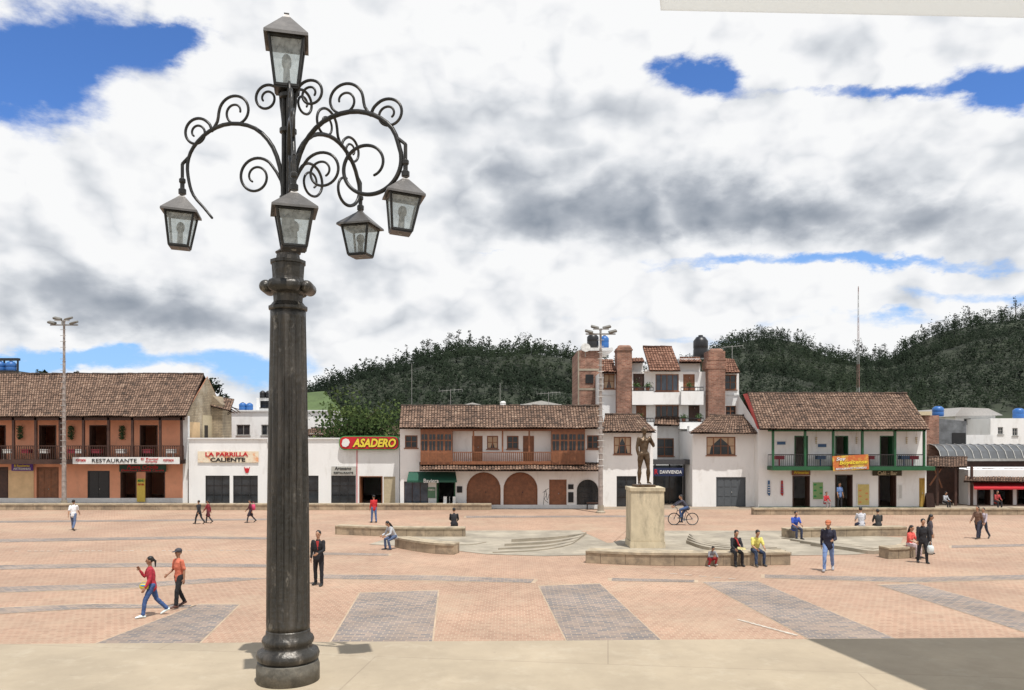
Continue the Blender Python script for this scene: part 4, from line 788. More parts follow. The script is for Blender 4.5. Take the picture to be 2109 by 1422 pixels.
# ---- C: tall building
r=root('apartment_building','tall white building with brick chimneys, stepped balconies and patches of tiled roof','building',(X(1390,60),60,0));Cm=r
f=Fc(60.)
ops=[('w',1243,1266,770,801,{'curt':1}),('w',1492,1517,772,803),('d',1304,1327,770,806,{'m':DWOOD}),('w',1350,1398,771,806,{'n':(4,1),'g':BGLASS}),('d',1407,1431,771,806),('d',1310,1331,834,870),('w',1350,1398,835,861,{'n':(4,1)}),('d',1418,1441,834,868,{'m':DWOOD}),('w',1350,1388,903,940,{'n':(2,2)}),('w',1494,1516,836,858)]
facade(r,f,1238,1522,766,1050,9,WHITE,ops)
b=B();f.box(b,1300,1327,746,765.8,.5,5);f.box(b,1400,1444,738,765.8,.3,5);f.box(b,1327,1400,762,766,-.3,-.002);obj('parapet',b,WHITE,r)
b=B()
for y in (812,878):f.box(b,1238,1522,y,y+3,-.06,-.002)
obj('string_course',b,WHITE2,r)
for x0,x1 in ((1268,1298),(1453,1487)):
    b=B();f.box(b,x0,x1,719 if x0<1400 else 726,880,-.9,.5);f.box(b,x0-1.5,x1+1.5,722 if x0<1400 else 742,725 if x0<1400 else 745,-.95,.55)
    if x0>1400:f.box(b,x0-4,x1+2,745.5,762,-.93,.53)
    c_=obj('chimney',b,BRICK,r)
    b=B();xm=(f.x(x0)+f.x(x1))/2;zc_=f.z(719 if x0<1400 else 726);loft(b,[(xm-.35,59.3,zc_),(xm+.35,59.3,zc_)],[.2,.2],10);obj('chimney_cap',b,BRICK,c_,True)
roof(r,P(1338,764,59.0),P(1402,764,59.0),P(1384,716,62),P(1324,716,62),TILER,seed=11)
roof(r,P(1236,768,59.3),P(1271,768,59.3),P(1262,742,61.5),P(1240,742,61.5),TILER,seed=12)
roof(r,P(1488,768,59.3),P(1524,768,59.3),P(1512,740,61.5),P(1492,738,61.5),TILER,seed=13)
roof(r,P(1296,746,59.6),P(1328,746,59.6),P(1324,738,60.8),P(1298,738,60.8),TILER,seed=14)
roof(r,P(1398,747,59.6),P(1446,747,59.6),P(1442,739,60.8),P(1400,739,60.8),TILER,seed=15)
roof(r,P(1347,876,59.2),P(1402,876,59.2),P(1400,862,59.95),P(1350,862,59.95),TILE,name='canopy_roof',seed=16)
fb=Fc(59.)
for x0,x1,y0,y1 in ((1302,1346,806,834),(1403,1449,806,834),(1302,1346,870,884),(1400,1450,870,884)):
    b=B();fb.box(b,x0,x1,y0,y1,0,.93);bl=obj('balcony',b,WHITE,r);railing(r,fb,x0,x1,y0-9,y0,.06,IRON,.2,.012,bl)
for i,(px,py) in enumerate(((1312,805),(1334,805),(1420,805),(1408,869),(1440,869),(1318,869))):
    b=B();c_=P(px,py,59.25);lathe(b,c_.x,c_.y,[(.12,c_.z),(.16,c_.z+.22)],10);pt=single('plant_pot',b,flat('clay pot',(.3,.12,.07)),'potted plant on the balconies of the tall building, %s of six from upper left'%ORD[i],'plant',c_)
    b=B()
    for k in range(110):
        p=Vector((RN.gauss(0,.13),RN.gauss(0,.1),.25+abs(RN.gauss(.12,.13))));n=Vector((RN.uniform(-1,1),RN.uniform(-1,1),RN.uniform(-1,1))).normalized();u=n.orthogonal().normalized()*.05;w_=n.cross(u);poly(b,[p-u,p+w_,p+u,p-w_])
    obj('leaves',b,flat('pot plant leaf',(.06,.12,.03)),pt,False,True)
b=B();fb.box(b,1347,1402,808,833,.3,.93);obj('spandrel',b,WHITE,r)
fw=Fc(55.5)
facade(r,fw,1241,1345,888,1050,4.4,WHITE,[('w',1264,1300,900,936,{'n':(3,2),'curt':1}),('w',1270,1311,981,1028,{'m':BLACK,'n':(2,3),'sill':0})],name='wing_wall')
facade(r,fw,1426,1556,888,1050,4.4,WHITE,[('w',1455,1515,900,938,{'n':(4,2),'curt':1}),('d',1475,1536,983,1050,{'m':flat('grey metal',(.08,.09,.1)),'n':(4,3)})],name='wing_wall')
roof(r,P(1238,890,54.7),P(1352,890,54.7),P(1318,856,58),P(1246,856,58),TILE,seed=17)
roof(r,P(1420,892,54.7),P(1560,892,54.7),P(1542,858,58),P(1462,858,58),TILE,seed=18)
fm=Fc(57.5);b=B();fm.box(b,1341,1430,946,956,-1.2,.5);obj('entrance_canopy',b,flat('dark slate roof',(.05,.05,.055)),r)
b=B();fm.box(b,1347,1425,960,1050,1.2,1.4);obj('shopfront',b,GLASS,r)
for px in (1350,1380,1410):post(r,fm,px,.10,956,1050,.2,BLACK)
b=B();fm.box(b,1341,1352,878,945.8,-.3,.4);fm.box(b,1418,1428,878,945.8,-.3,.4);obj('pier',b,WHITE,r)
fs=Fc(64.);b=B();fs.box(b,1190,1240,722,1040,0,6);bw=obj('brick_side_wall',b,BRICK,r)
b=B()
for y in (760,800):fs.box(b,1190,1240,y,y+4,-.03,-.002)
fs.box(b,1190,1193,722,838,-.04,-.004);obj('concrete_beam',b,CONC,bw)
b=B();fs.box(b,1206,1222,772,790,-.05,-.01);obj('window',b,BLACK,r)
b=B();fs.box(b,1199,1262,717,723,-.2,5);obj('roof_slab',b,WHITE2,r)
sign('dark blue sign with white lettering over the dark glass entrance',Fc(56.25),1345,1408,964,981,flat('sign navy',(.01,.02,.07)),[('DAVIVIENDA',1359,1404,969,976,WH),('R',1348,1355,967,977,RED)],0,.05)
tank(1221,717,66,24,30,TK,'large black tank at the left end of the tall building roof');tank(1245,717,66,18,26,TB,'blue tank beside the black one on the tall building roof');tank(1443,739,62,30,48,TK,'large black tank between the right chimneys of the tall building')
b=B();c_=P(1206,718,61);lathe(b,0,0,[(.02,0),(.22,.05),(.36,.16),(.36,.165)],20);b.transform(Matrix.Translation(c_)@Matrix.Rotation(rad(70),4,'X'));bar(b,c_,c_+Vector((0,.3,-.6)),.03);single('satellite_dish',b,STEEL,'grey satellite dish at the left roof edge of the tall building','satellite dish',c_)
# ---- D: right green balconied house
f=Fc(54.5);r=root('balcony_house','white two storey house with green balcony posts and long brown tiled roof','building',(X(1740,54.5),54.5,0));Dm=r
dk={'m':GREEN}
ops=[('o',1636,1664,898,962,dk),('o',1720,1747,898,962,dk),('o',1812,1840,898,962,dk),('o',1632,1668,980,1050,{'m':DWOOD}),('o',1720,1756,978,1050,{'m':DWOOD}),('o',1809,1846,978,1050,{'m':DWOOD}),('d',1893,1905,985,1050,{'m':flat('ochre door',(.4,.25,.05)),'n':(1,3)})]
facade(r,f,1562,1908,880,1050,9,WHITE,ops,gable=(4.7,Z(815,59.2)))
roof(r,P(1565,884,53.0),P(1915,884,53.0),P(1868,812,59.2),P(1540,812,59.2),TILE,back=(64,5.6),seed=21)
b=B();poly(b,[P(1530,812,59.3),P(1543,810,59.3),P(1567,884,53.1),P(1560,884,53.4)]);bmesh.ops.solidify(b,geom=b.faces[:],thickness=.12);obj('roof_verge',b,flat('red verge',(.30,.04,.03)),r)
b=B();f.box(b,1580,1908,960,968,-1.15,-.002);bl=obj('balcony',b,GREEN,r)
f2=Fc(53.45)
for px in (1592,1658,1716,1776,1843,1903):post(r,f2,px,.14,884,962,0,GREEN)
railing(r,f2,1582,1905,936,961,0,IRON,.13,.012,bl)
b=B();bx(b,f2.x(1582),f2.x(1906),f2.d-.07,f2.d+.07,f2.z(889),f2.z(884));obj('balcony_beam',b,GREEN,r)
b=B();f.box(b,1562,1908,1044,1050,-.05,-.002);obj('plinth',b,GREEN,r)
for i,px in enumerate((1605,1690,1765,1790,1862,1880)):
    x=X(px,53.9);b=B();z0=f.z(961);bx(b,x-.3,x+.3,53.65,54.2,z0+.70,z0+.74);bx(b,x-.28,x+.28,53.67,54.18,z0+.50,z0+.70);bx(b,x-.03,x+.03,53.9,53.96,z0,z0+.50)
    single('cafe_table',b,[MAG,BLU,MAG][i%3],'cafe table with %s cloth on the green balcony, %s from the left'%((('burgundy','dark blue','burgundy')[i%3]),ORD[i]),'table',(x,53.9,z0),group='cafe tables on the green balcony')
sign('tilted yellow and orange banner reading Soy Boyacense on the green balcony',Fc(53.2),1715,1789,938,969,overlay(flat('green yellow print',(.62,.45,.08)),(.50,.09,.03),1.5,.44,.56,.9),[('Soy',1722,1742,941,950,WH),('Boyacense',1728,1786,948,959,YEL),('RESTAURANTE Y COMIDAS',1720,1784,963,967,WH)],0,.03,-3,slant=.25,bold=.03,outline=flat('dark red print',(.25,.02,.01)))
sign('dark sign reading Café - Bar above the right doorway',f,1796,1856,969,980,flat('sign brown',(.05,.04,.02)),[('Café - Bar',1806,1846,970.5,978.5,TAN)],-.08,.04)
sign('brown wooden sign over the left doorway of the green-balconied house',f,1630,1668,967,979,BWOOD,[('Artesanias',1634,1664,970,976,YEL)],-.08,.04)
for (x0,x1,y0,y1,m_,lb) in ((1598,1619,908,918,BLU,'blue landscape picture at the left of the upper white wall'),(1682,1703,913,923,BLU,'blue landscape picture between two green upper doors'),(1672,1696,992,1030,flat('poster green',(.20,.33,.13)),'green poster between the left doorways'),(1764,1791,996,1042,flat('poster yellow',(.55,.45,.16)),'yellow food poster between the right doorways'),(1849,1858,998,1028,flat('poster grey',(.5,.5,.48)),'narrow pale poster beside the café doorway')):
    sg=sign(lb,f,x0,x1,y0,y1,WH,[],-.04,.03,cat='poster',name='wall_poster')
    b=B();w=f.x(x1)-f.x(x0);bx(b,f.x(x0)+.06,f.x(x1)-.06,f.d-.068,f.d-.058,f.z(y1)+.06,f.z(y0)-.06);obj('picture',b,m_,sg)
    if y1-y0>30 and x1-x0>15:
        b=B()
        for q in range(5):ell(b,(f.x(x0)+w*(.25+.5*(q%2)),f.d-.07,f.z(y1)+.25+.20*q),(.11,.012,.07),None,2)
        obj('print',b,[ORG,flat('print cream',(.6,.55,.4)),GRN][len(lb)%3],sg)
for px,m_,lb in ((1583,BLU,'blue and white striped poncho hung on the white wall'),(1610,flat('red weave',(.35,.03,.03)),'red woven cloth hung on the white wall')):
    b=B();x=f.x(px);prismy(b,[(x-.06,f.z(990)),(x+.06,f.z(990)),(x+.10,f.z(1018)),(x+.02,f.z(1022)),(x-.09,f.z(1017))],f.d-.08,f.d-.03)
    o=single('hanging_cloth',b,m_,lb,'textile',(x,f.d,f.z(1024)))
    b=B()
    for q in range(4):bx(b,x-.065,x+.065,f.d-.095,f.d-.083,f.z(1000+q*5),f.z(1000+q*5)+.05)
    obj('stripe',b,WH if m_ is BLU else BLU,o)
def hangbasket(px,py,f,lb):
    b=B();x,z=f.x(px),f.z(py);bar(b,(x,f.d-.1,z+.5),(x,f.d-.1,z),.01,4)
    for q in range(4):ell(b,(x,f.d-.1,z-.12*q),(.09-.012*q,.05,.06),None,1)
    single('wall_ornament',b,TAN,lb,'ornament',(x,f.d,z))
for px,lb in ((1680,'woven ornament hanging left of the first green post on the upper wall'),(1763,'woven ornament hanging by the middle green door'),(1866,'woven ornament left of the pair by the right end'),(1886,'rightmost woven ornament on the upper white wall')):hangbasket(px,902,f,lb)
# ---- E: far right cluster
f=Fc(78.);r=root('white_house','white flat roofed house with small windows beyond the barrel canopy','building',(X(2080,78),78,0));facade(r,f,2040,2220,862,1030,8,WHITE,[('w',2055,2066,880,895,{'m':STEEL}),('w',2085,2096,882,898,{'m':STEEL})])
f=Fc(82.);r=root('white_house','pale house with sloping roof behind the right-hand rooftops','building',(X(2010,82),82,0));facade(r,f,1968,2050,852,1030,8,WHITE2,[('w',1985,2000,862,874,{'m':STEEL})]);b=B();prismy(b,[(f.x(1960),f.z(858)),(f.x(1975),f.z(840)),(f.x(2030),f.z(842)),(f.x(2060),f.z(856))],81.5,90.5);obj('roof',b,flat('grey sheet roof',(.4,.38,.36)),r)
f=Fc(70.);r=root('tin_shed','grey corrugated sheet shed on a rooftop right of the brown roof','shed',(X(1960,70),70,0));b=B()
n=40
for i in range(n):
    x=f.x(1930)+(f.x(1990)-f.x(1930))*i/n;bx(b,x,x+.045,69.96,70,f.z(925),f.z(862+ i*.15))
f.box(b,1930,1990,868,1030,.01,5);obj('wall',b,mat('grey sheet',(.22,.23,.24),.6,.5,1.5,.1),r);b=B();f.box(b,1960,1988,892,915,-.08,-.05);obj('window',b,BLACK,r)
r=root('white_house','white box house standing behind the barrel canopy roof','building',(X(2020,72),72,0));facade(r,Fc(72),1985,2046,896,1030,5,WHITE,[])
f=Fc(66.);r=root('brick_house','narrow unfinished brick house beside the end of the brown roof','building',(X(1922,66),66,0));b=B();f.box(b,1905,1934,856,1040,0,6);obj('wall',b,BRICK,r);b=B();f.box(b,1880,1915,848,855.8,-.3,5);obj('roof',b,TAN,r)
f=Fc(64.);r=root('barrel_canopy','grey barrel vaulted sheet canopy on steel ribs at far right','canopy',(X(2030,64),64,0));b=B();a0=[(f.x(1938+i*17),64) for i in range(0,14)]
pr=[(0,0),(.3,.6),(.9,1.0),(1.7,1.15),(2.6,1.0),(3.2,.6),(3.5,0)]
for i in range(len(pr)-1):
    p0,p1=pr[i],pr[i+1];zb=f.z(945);poly(b,[(f.x(1940),64+p0[0],zb+p0[1]),(f.x(2200),64+p0[0],zb+p0[1]),(f.x(2200),64+p1[0],zb+p1[1]),(f.x(1940),64+p1[0],zb+p1[1])])
obj('vault',b,mat('grey glazing',(.10,.105,.11),.35,.3,1,0),r)
for x,_ in a0:
    b=B();loft(b,[(x,63.97+p[0],zb+p[1]+.02) for p in pr],[.035]*7,5,False);obj('rib',b,STEEL,r)
b=B();f.box(b,1940,2200,945,950,-.1,.05);obj('gutter',b,STEEL,r)
b=B();f.box(b,1940,2200,950,1040,.2,.5);obj('wall',b,DWOOD,r)
f=Fc(57.);r=root('roofed_stall','dark open stall under a small tiled roof beside the green-balconied house','stall',(X(1950,57),57,0));roof(r,P(1912,962,55.6),P(1992,962,55.6),P(1992,944,58.5),P(1912,944,58.5),TILE,seed=31)
for px in (1918,1955,1988):post(r,f,px,.14,960,1050,-.8,DWOOD)
b=B();f.box(b,1910,1995,960,1050,1.2,1.5);obj('wall',b,DWOOD,r);b=B();bar(b,P(1915,1000,56.2),P(1938,966,56.2),.06);bar(b,P(1940,1005,56.2),P(1925,966,56.2),.06);obj('brace',b,BWOOD,r)
f=Fc(57.);r=root('corner_shop','white shop with tiled roof and wide dark openings at the far right edge','building',(X(2090,57),57,0))
facade(r,f,1994,2220,968,1050,6,WHITE,[('o',2012,2040,1006,1050,{'m':DWOOD}),('o',2046,2086,1006,1050,{'m':DWOOD}),('o',2094,2130,1006,1050,{'m':DWOOD}),('w',2140,2170,1000,1030)])
roof(r,P(1985,992,55.8),P(2225,992,55.8),P(2225,969,59),P(1990,969,59),TILE,back=(64,2.2),seed=32)
aw=root('awning','bright red awning under the tiled roof at the far right edge','awning',(X(2070,56),56,Z(1008,56)));b=B();p=[P(2004,993,56.9),P(2200,993,56.9),P(2205,1005,55.6),P(2006,1005,55.6)];poly(b,p);poly(b,[p[3],p[2],p[2]-Vector((0,0,.12)),p[3]-Vector((0,0,.12))]);obj('canvas',b,flat('red canvas',(.5,.02,.03)),aw)
x=X(1918,53);b=B();poly(b,[(x-.3,53,.0),(x+.3,53,0),(x+.25,53.25,1.1),(x-.25,53.25,1.1)]);poly(b,[(x-.3,53.5,.0),(x+.3,53.5,0),(x+.25,53.26,1.1),(x-.25,53.26,1.1)]);bmesh.ops.solidify(b,geom=b.faces[:],thickness=.03);single('sandwich_board',b,DWOOD,'dark chalkboard standing outside the roofed stall','board',(x,53,0))
for px0,px1,y0,lb in ((935,1012,833,'pale low roof seen above the long tiled roof, left of two'),(1068,1160,829,'pale low roof seen above the long tiled roof, right of two')):
    f=Fc(85.);r=root('white_house',lb,'building',(X((px0+px1)/2,85),85,0));b=B();f.box(b,px0+4,px1-4,y0+4,1030,0,6);obj('wall',b,WHITE2,r);b=B();prismy(b,[(f.x(px0),f.z(y0+6)),(f.x((px0+px1)/2),f.z(y0-3)),(f.x(px1),f.z(y0+6))],84.5,92);obj('roof',b,flat('pale sheet roof',(.5,.49,.46)),r)
# masts
def mast(px,pyb,pyt,label):
    d=F*H/(pyb-HY);x=X(px,d);zt=Z(pyt,d);r=root('floodlight_mast',label,'floodlight mast',(x,d,0),0,None)
    b=B();n=9
    for i in range(n):z0=.5+(zt-.5)*i/n;z1=.5+(zt-.5)*(i+1)/n;lathe(b,x,d,[(.15-.09*i/n,z0),(.15-.09*i/n,z1-.05),(.17-.09*i/n,z1-.04),(.17-.09*i/n,z1)],12)
    obj('pole',b,mat('weathered mast paint',(.36,.31,.28),.6,.5,3,.1,.2),r)
    b=B();lathe(b,x,d,[(.3,0),(.3,.1),(.2,.15),(.2,.499)],12);obj('base',b,CONC,r)
    b=B();z=3.
    while z<zt-.5:bar(b,(x-.2,d-.12,z),(x+.2,d-.12,z),.016,4);z+=.4
    obj('rungs',b,STEEL,r)
    b=B();bx(b,x-.95,x+.95,d-.04,d+.04,zt-.30,zt-.22);bx(b,x-.5,x+.5,d-.3,d-.22,zt-.02,zt+.05);bx(b,x-.03,x+.03,d-.3,d+.04,zt-.3,zt+.05);obj('crossarm',b,STEEL,r)
    for dx,dz in ((-.75,-.12),(.75,-.12),(-.38,.16),(.38,.16)):
        MM=Matrix.Translation((x+dx,d-.15,zt+dz))@Matrix.Rotation(rad(14*(1 if dx<0 else -1)),4,'Y')@Matrix.Rotation(rad(20),4,'X')
        b=B();bx(b,-.26,.26,-.16,.16,-.07,.07);bmesh.ops.bevel(b,geom=b.edges[:],offset=.03,segments=1,affect='EDGES');b.transform(MM);fl=obj('floodlight',b,mat('lamp housing',(.16,.15,.13),.5,.3,5,.1),r)
        b=B();bx(b,-.22,.22,-.13,.13,-.078,-.072);b.transform(MM);obj('lens',b,BGLASS,fl)
mast(132,1046,662,'tall thin floodlight mast in front of the terracotta building')
mast(1237,1057,680,'tall floodlight mast in front of the white building with chimneys')
d=120.;r=root('radio_tower','slender lattice radio tower behind the brown roof','tower',(X(1768,d),d,0));x=X(1768,d);z0,z1=2,Z(590,d)
seg=22
for q in range(seg):
    b=B();za,zb=z0+(z1-z0)*q/seg,z0+(z1-z0)*(q+1)/seg;wa,wb=.36*(1-.85*q/seg),.36*(1-.85*(q+1)/seg)
    ca=[Vector((x+wa*cos(a),d+wa*sin(a),za)) for a in (.5,2.6,4.7)];cb=[Vector((x+wb*cos(a),d+wb*sin(a),zb)) for a in (.5,2.6,4.7)]
    for i in range(3):bar(b,ca[i],cb[i],.022,4);bar(b,ca[i],cb[(i+1)%3],.013,4);bar(b,ca[i],ca[(i+1)%3],.013,4)
    obj('lattice_section',b,flat('tower faded red',(.30,.17,.15)) if (q//3)%2 else flat('tower grey',(.42,.42,.42)),r)
def antenna(px,py0,py1,d,label,yagi=True):
    b=B();x=X(px,d);bar(b,(x,d,Z(py1,d)),(x,d,Z(py0,d)),.02,5)
    if yagi:
        z=Z(py0+4,d);bar(b,(x-.9,d,z),(x+.9,d,z+.15),.010,4)
        for i in range(7):xx=x-.9+i*.3;bar(b,(xx,d-.25,z-.12),(xx,d+.25,z+.2),.006,4)
    single('antenna',b,STEEL,label,'antenna',(x,d,Z(py1,d)))
antenna(928,802,840,62,'tv aerial on the roof of the arcade house, left of two');antenna(1130,808,840,62,'tv aerial near the right end of the arcade house roof');antenna(848,750,845,80,'thin bare antenna pole at the left end of the arcade roof',False);antenna(1030,790,840,80,'thin bare antenna pole over the middle of the arcade roof',False);antenna(1508,712,745,64,'small aerial over the right corner of the tall building')
tank(1036,838,70,12,12,WH,'small white roof vent above the arcade house roof')
tank(1932,858,72,22,22,TB,'blue tank over the narrow brick house')
tank(2098,862,80,22,22,TB,'blue tank at the far right edge rooftop')
# ---------------------------------------------------------------- hills and woods
def leafmesh(name,cent,sz,tint,rs,bias=(0,0,0)):
    n=len(cent);nr=rs.normal(size=(n,3))+np.array(bias);nr/=np.linalg.norm(nr,axis=1)[:,None];u=np.cross(nr,rs.normal(size=(n,3)));u/=np.linalg.norm(u,axis=1)[:,None];w=np.cross(nr,u)
    s_=np.asarray(sz).reshape(-1,1);v=np.stack([cent-u*s_,cent+w*s_*.7,cent+u*s_,cent-w*s_*.7],1).reshape(-1,3)
    me=bpy.data.meshes.new(name);me.vertices.add(n*4);me.vertices.foreach_set('co',v.ravel());me.loops.add(n*4);me.loops.foreach_set('vertex_index',np.arange(n*4));me.polygons.add(n);me.polygons.foreach_set('loop_start',np.arange(n)*4);me.update(calc_edges=True)
    at=me.attributes.new('tint','FLOAT','FACE');at.data.foreach_set('value',np.asarray(tint,dtype=float));return me
def crownpts(rs,n,h,w,lob=7,z0=.3):
    cs=[]
    for i in range(lob):
        t=rs.rand();a=rs.rand()*2*PI;rr=w*(.55-.35*abs(t-.35))*rs.rand()**.5;cs.append((rr*cos(a),rr*sin(a),h*(z0+(1-z0)*(.15+.75*t)),w*(.18+.2*rs.rand())))
    cs=np.array(cs);k=rs.randint(0,lob,n);d=rs.normal(size=(n,3));d/=np.linalg.norm(d,axis=1)[:,None];r_=cs[k,3]*(.5+.55*rs.rand(n));p=cs[k,:3]+d*r_[:,None]*np.array([1,1,.8])
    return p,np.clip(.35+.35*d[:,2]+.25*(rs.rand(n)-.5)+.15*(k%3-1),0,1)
def hill(prof,D,name,ntree,rs,th):
    px=np.array([p[0] for p in prof],float);py=np.array([p[1] for p in prof],float)
    cols=np.linspace(px[0],px[-1],110);T=np.linspace(0,1.35,36)
    def pos(c,t,ryc):
        dd=D*(.45+.55*t) if t<=1 else D*(1+(t-1)*1.0);zr=Z(ryc,D)
        z=zr*(t**.9) if t<=1 else zr*(1-(t-1)*.5)
        p=Vector((X(c,dd),dd,z));z+=noise.noise(p*.03)*(6 if t<.9 or t>1.1 else 1.5)*min(1,t*1.5)
        return (p.x,p.y,z-.5)
    vs=[];fs=[]
    for c in cols:
        ryc=np.interp(c,px,py)
        for t in T:vs.append(pos(c,t,ryc))
    nT=len(T)
    for i in range(len(cols)-1):
        for j in range(nT-1):a=i*nT+j;fs.append((a,a+nT,a+nT+1,a+1))
    me=bpy.data.meshes.new(name);me.from_pydata(vs,[],fs);o=obj(name,me,mat('dark hillside scrub',(.026,.034,.017),.95,.5,.05,.0),None,True);tag(o,kind='structure')
    cent=[];sz=[];ti=[]
    tmpl=[crownpts(rs,44,1,rs.uniform(.6,1.1),5,.1) for _ in range(12)]
    for i in range(ntree):
        c=rs.uniform(px[0],px[-1]);t=1-abs(rs.rand()**1.25)*.85;x,y,z=pos(c,t,np.interp(c,px,py));big=rs.rand()**3;hh=th*(.45+.5*rs.rand()+.9*big);q,tt=tmpl[rs.randint(12)];a=rs.rand()*6.28;ca,sa=cos(a),sin(a)
        w_=rs.uniform(.6,1.2)*(1-.4*big);Q=np.stack([(q[:,0]*ca-q[:,1]*sa)*hh*w_+x,(q[:,0]*sa+q[:,1]*ca)*hh*w_+y,q[:,2]*hh*1.15+z-.3],1);cent.append(Q);sz.append(np.full(len(Q),.085*hh**.8));ti.append(np.clip(.25*tt+.37+rs.uniform(-.14,.14),0,1))
    me=leafmesh('forest',np.concatenate(cent),np.concatenate(sz),np.concatenate(ti),rs,(0,-1.6,2.2));o=obj('forest',me,DLEAF);tag(o,'dark wooded slope of '+('the right hill' if D>300 else 'the middle hill'),'forest',kind='stuff')
    return pos,px,py
rs=np.random.RandomState(5)
p1=[(600,850),(640,805),(700,782),(780,762),(850,746),(900,728),(960,716),(1010,722),(1080,722),(1150,736),(1200,744),(1260,758),(1420,800)]
p2=[(1330,790),(1420,755),(1480,724),(1530,702),(1580,694),(1640,702),(1700,730),(1760,744),(1830,742),(1880,712),(1940,680),(2010,662),(2109,655),(2250,640),(2500,650)]
ps1,a1,b1=hill(p1,260.,'hill',3300,rs,3.2)
ps2,a2,b2=hill(p2,380.,'hill',5400,rs,4.3)
b=B();poly(b,[P(590,886,92),P(735,886,92),P(700,846,108),P(668,806,112),P(600,812,112)]);struct('grass_slope',b,mat('green grass slope',(.08,.12,.04),.95,.4,.3,0))
def tree(loc,h,w,n,ls,mt,label,seed,group=None,z0=.3,lob=8,thin=1.):
    rs=np.random.RandomState(seed);r=root('tree',label,'tree',loc,0,group);b=B()
    loft(b,[(0,0,-.3),(w*.02,0,h*.3),(-w*.02,0,h*.6),(0,0,h*.9)],[h*.028*thin,h*.02*thin,h*.012*thin,h*.004],8)
    for i in range(7):a=rs.rand()*6.28;z=h*(.3+.5*rs.rand());e=Vector((cos(a)*w*.3,sin(a)*w*.3,z+h*.14));loft(b,[(0,0,z),e*.5+Vector((0,0,z*.5)),e],[h*.009*thin,h*.006*thin,h*.002],5)
    obj('trunk',b,mat('bark',(.07,.05,.035),.9,.3,4,.2),r,True,True)
    q,tt=crownpts(rs,n,h,w,lob,z0);me=leafmesh('crown',q,np.full(n,ls)*(.6+.8*rs.rand(n)),tt,rs,(0,-.2,.5));obj('crown',me,mt,r,False,True)
tree(Vector((X(744,66.5),66.5,0)),Z(824,66.5),6.4,5600,.14,LEAF,'bushy green tree rising behind the rounded red sign',3,z0=.3,lob=26)
rn=random.Random(11)
def ridge(pos,px,py,spots,D,which):
    for i,(c,hp) in enumerate(spots):
        x,y,z=pos(c,1.0,np.interp(c,px,py));h=hp*.85*D/F;k=rn.choice([0,0,0,1,2]);w=h*(.26,.42,.6)[k]
        tree(Vector((x,y,z)),h,w,(120,190,250)[k],.042*h**.8,DLEAF,'%s crowned dark tree on the crest of %s, %s from its left end'%(('narrow','medium','broad')[k],which,ORD[i]),int(c),'trees along the crest of '+which,z0=.28,lob=(6,8,9)[k])
ridge(ps1,a1,b1,[(663,26),(684,30),(700,22),(735,34),(762,22),(800,26),(838,50),(856,34),(880,52),(898,30),(925,46),(945,52),(968,48),(992,36),(1008,44),(1030,30),(1050,34),(1082,48),(1100,38),(1118,34),(1145,34),(1168,28),(1185,24)],260.,'the middle hill')
ridge(ps2,a2,b2,[(1500,22),(1520,18),(1545,26),(1568,34),(1600,30),(1622,24),(1660,22),(1690,28),(1728,34),(1775,56),(1800,34),(1822,40),(1860,26),(1905,28),(1930,34),(1965,42),(1997,50),(2012,30),(2030,34),(2062,40),(2092,58),(2120,44)],380.,'the right hill')
for i,(px,py,h) in enumerate(((72,772,14),(440,812,30),(160,772,10))):
    tree(Vector((X(px,110),110,0)),Z(py-h,110),3.0,500,.25,DLEAF,['small dark treetop above the far left roof','dark slender tree between the ruin and white house','tiny treetop above the middle of the left roof'][i],40+i,z0=.6)
# ---------------------------------------------------------------- camera, sun, sky
cam=bpy.data.cameras.new('Camera');co=bpy.data.objects.new('Camera',cam);C.objects.link(co);SC.camera=co
cam.sensor_width=36;cam.lens=36*F/2109;cam.shift_y=(905-711)/2109;cam.clip_end=6000;cam.clip_start=.05
co.location=(0,0,H);co.rotation_euler=(PI/2,0,0)
Ld=Vector((-.154,.305,-.94)).normalized()
sl=bpy.data.lights.new('Sun','SUN');sl.energy=4.6;sl.angle=rad(.5);sl.color=(1,.965,.91);so=bpy.data.objects.new('Sun',sl);C.objects.link(so);so.rotation_euler=Ld.to_track_quat('-Z','Y').to_euler();so.location=(5,-8,30)
w=bpy.data.worlds.new("World");SC.world=w;w.use_nodes=True;nt=w.node_tree;nt.nodes.clear();N=nt.nodes;L=nt.links
def lk(a,s):
    if isinstance(a,(int,float)):s.default_value=a
    else:L.new(a,s)
def m(op,a,b_=0,c_=0,clamp=False):
    n=N.new('ShaderNodeMath');n.operation=op;n.use_clamp=clamp;lk(a,n.inputs[0]);lk(b_,n.inputs[1]);lk(c_,n.inputs[2]);return n.outputs[0]
def mapr(a,f0,f1,t0,t1,smooth=True):
    n=N.new('ShaderNodeMapRange');n.interpolation_type='SMOOTHSTEP' if smooth else 'LINEAR';lk(a,n.inputs[0])
    for i,q in enumerate((f0,f1,t0,t1)):n.inputs[i+1].default_value=q
    return n.outputs[0]
def mixc(f,a,b_,bt='MIX'):
    n=N.new('ShaderNodeMix');n.data_type='RGBA';n.blend_type=bt;lk(f,n.inputs[0])
    for s_,q in ((n.inputs[6],a),(n.inputs[7],b_)):
        if isinstance(q,tuple):s_.default_value=(*q,1)
        else:L.new(q,s_)
    return n.outputs[2]
tc=N.new('ShaderNodeTexCoord');sp=N.new('ShaderNodeSeparateXYZ');L.new(tc.outputs['Generated'],sp.inputs[0])
sx,sy,sz_=sp.outputs
ya=m('MAXIMUM',m('ABSOLUTE',sy),.15);u0=m('DIVIDE',sx,ya);v0=m('DIVIDE',sz_,ya)
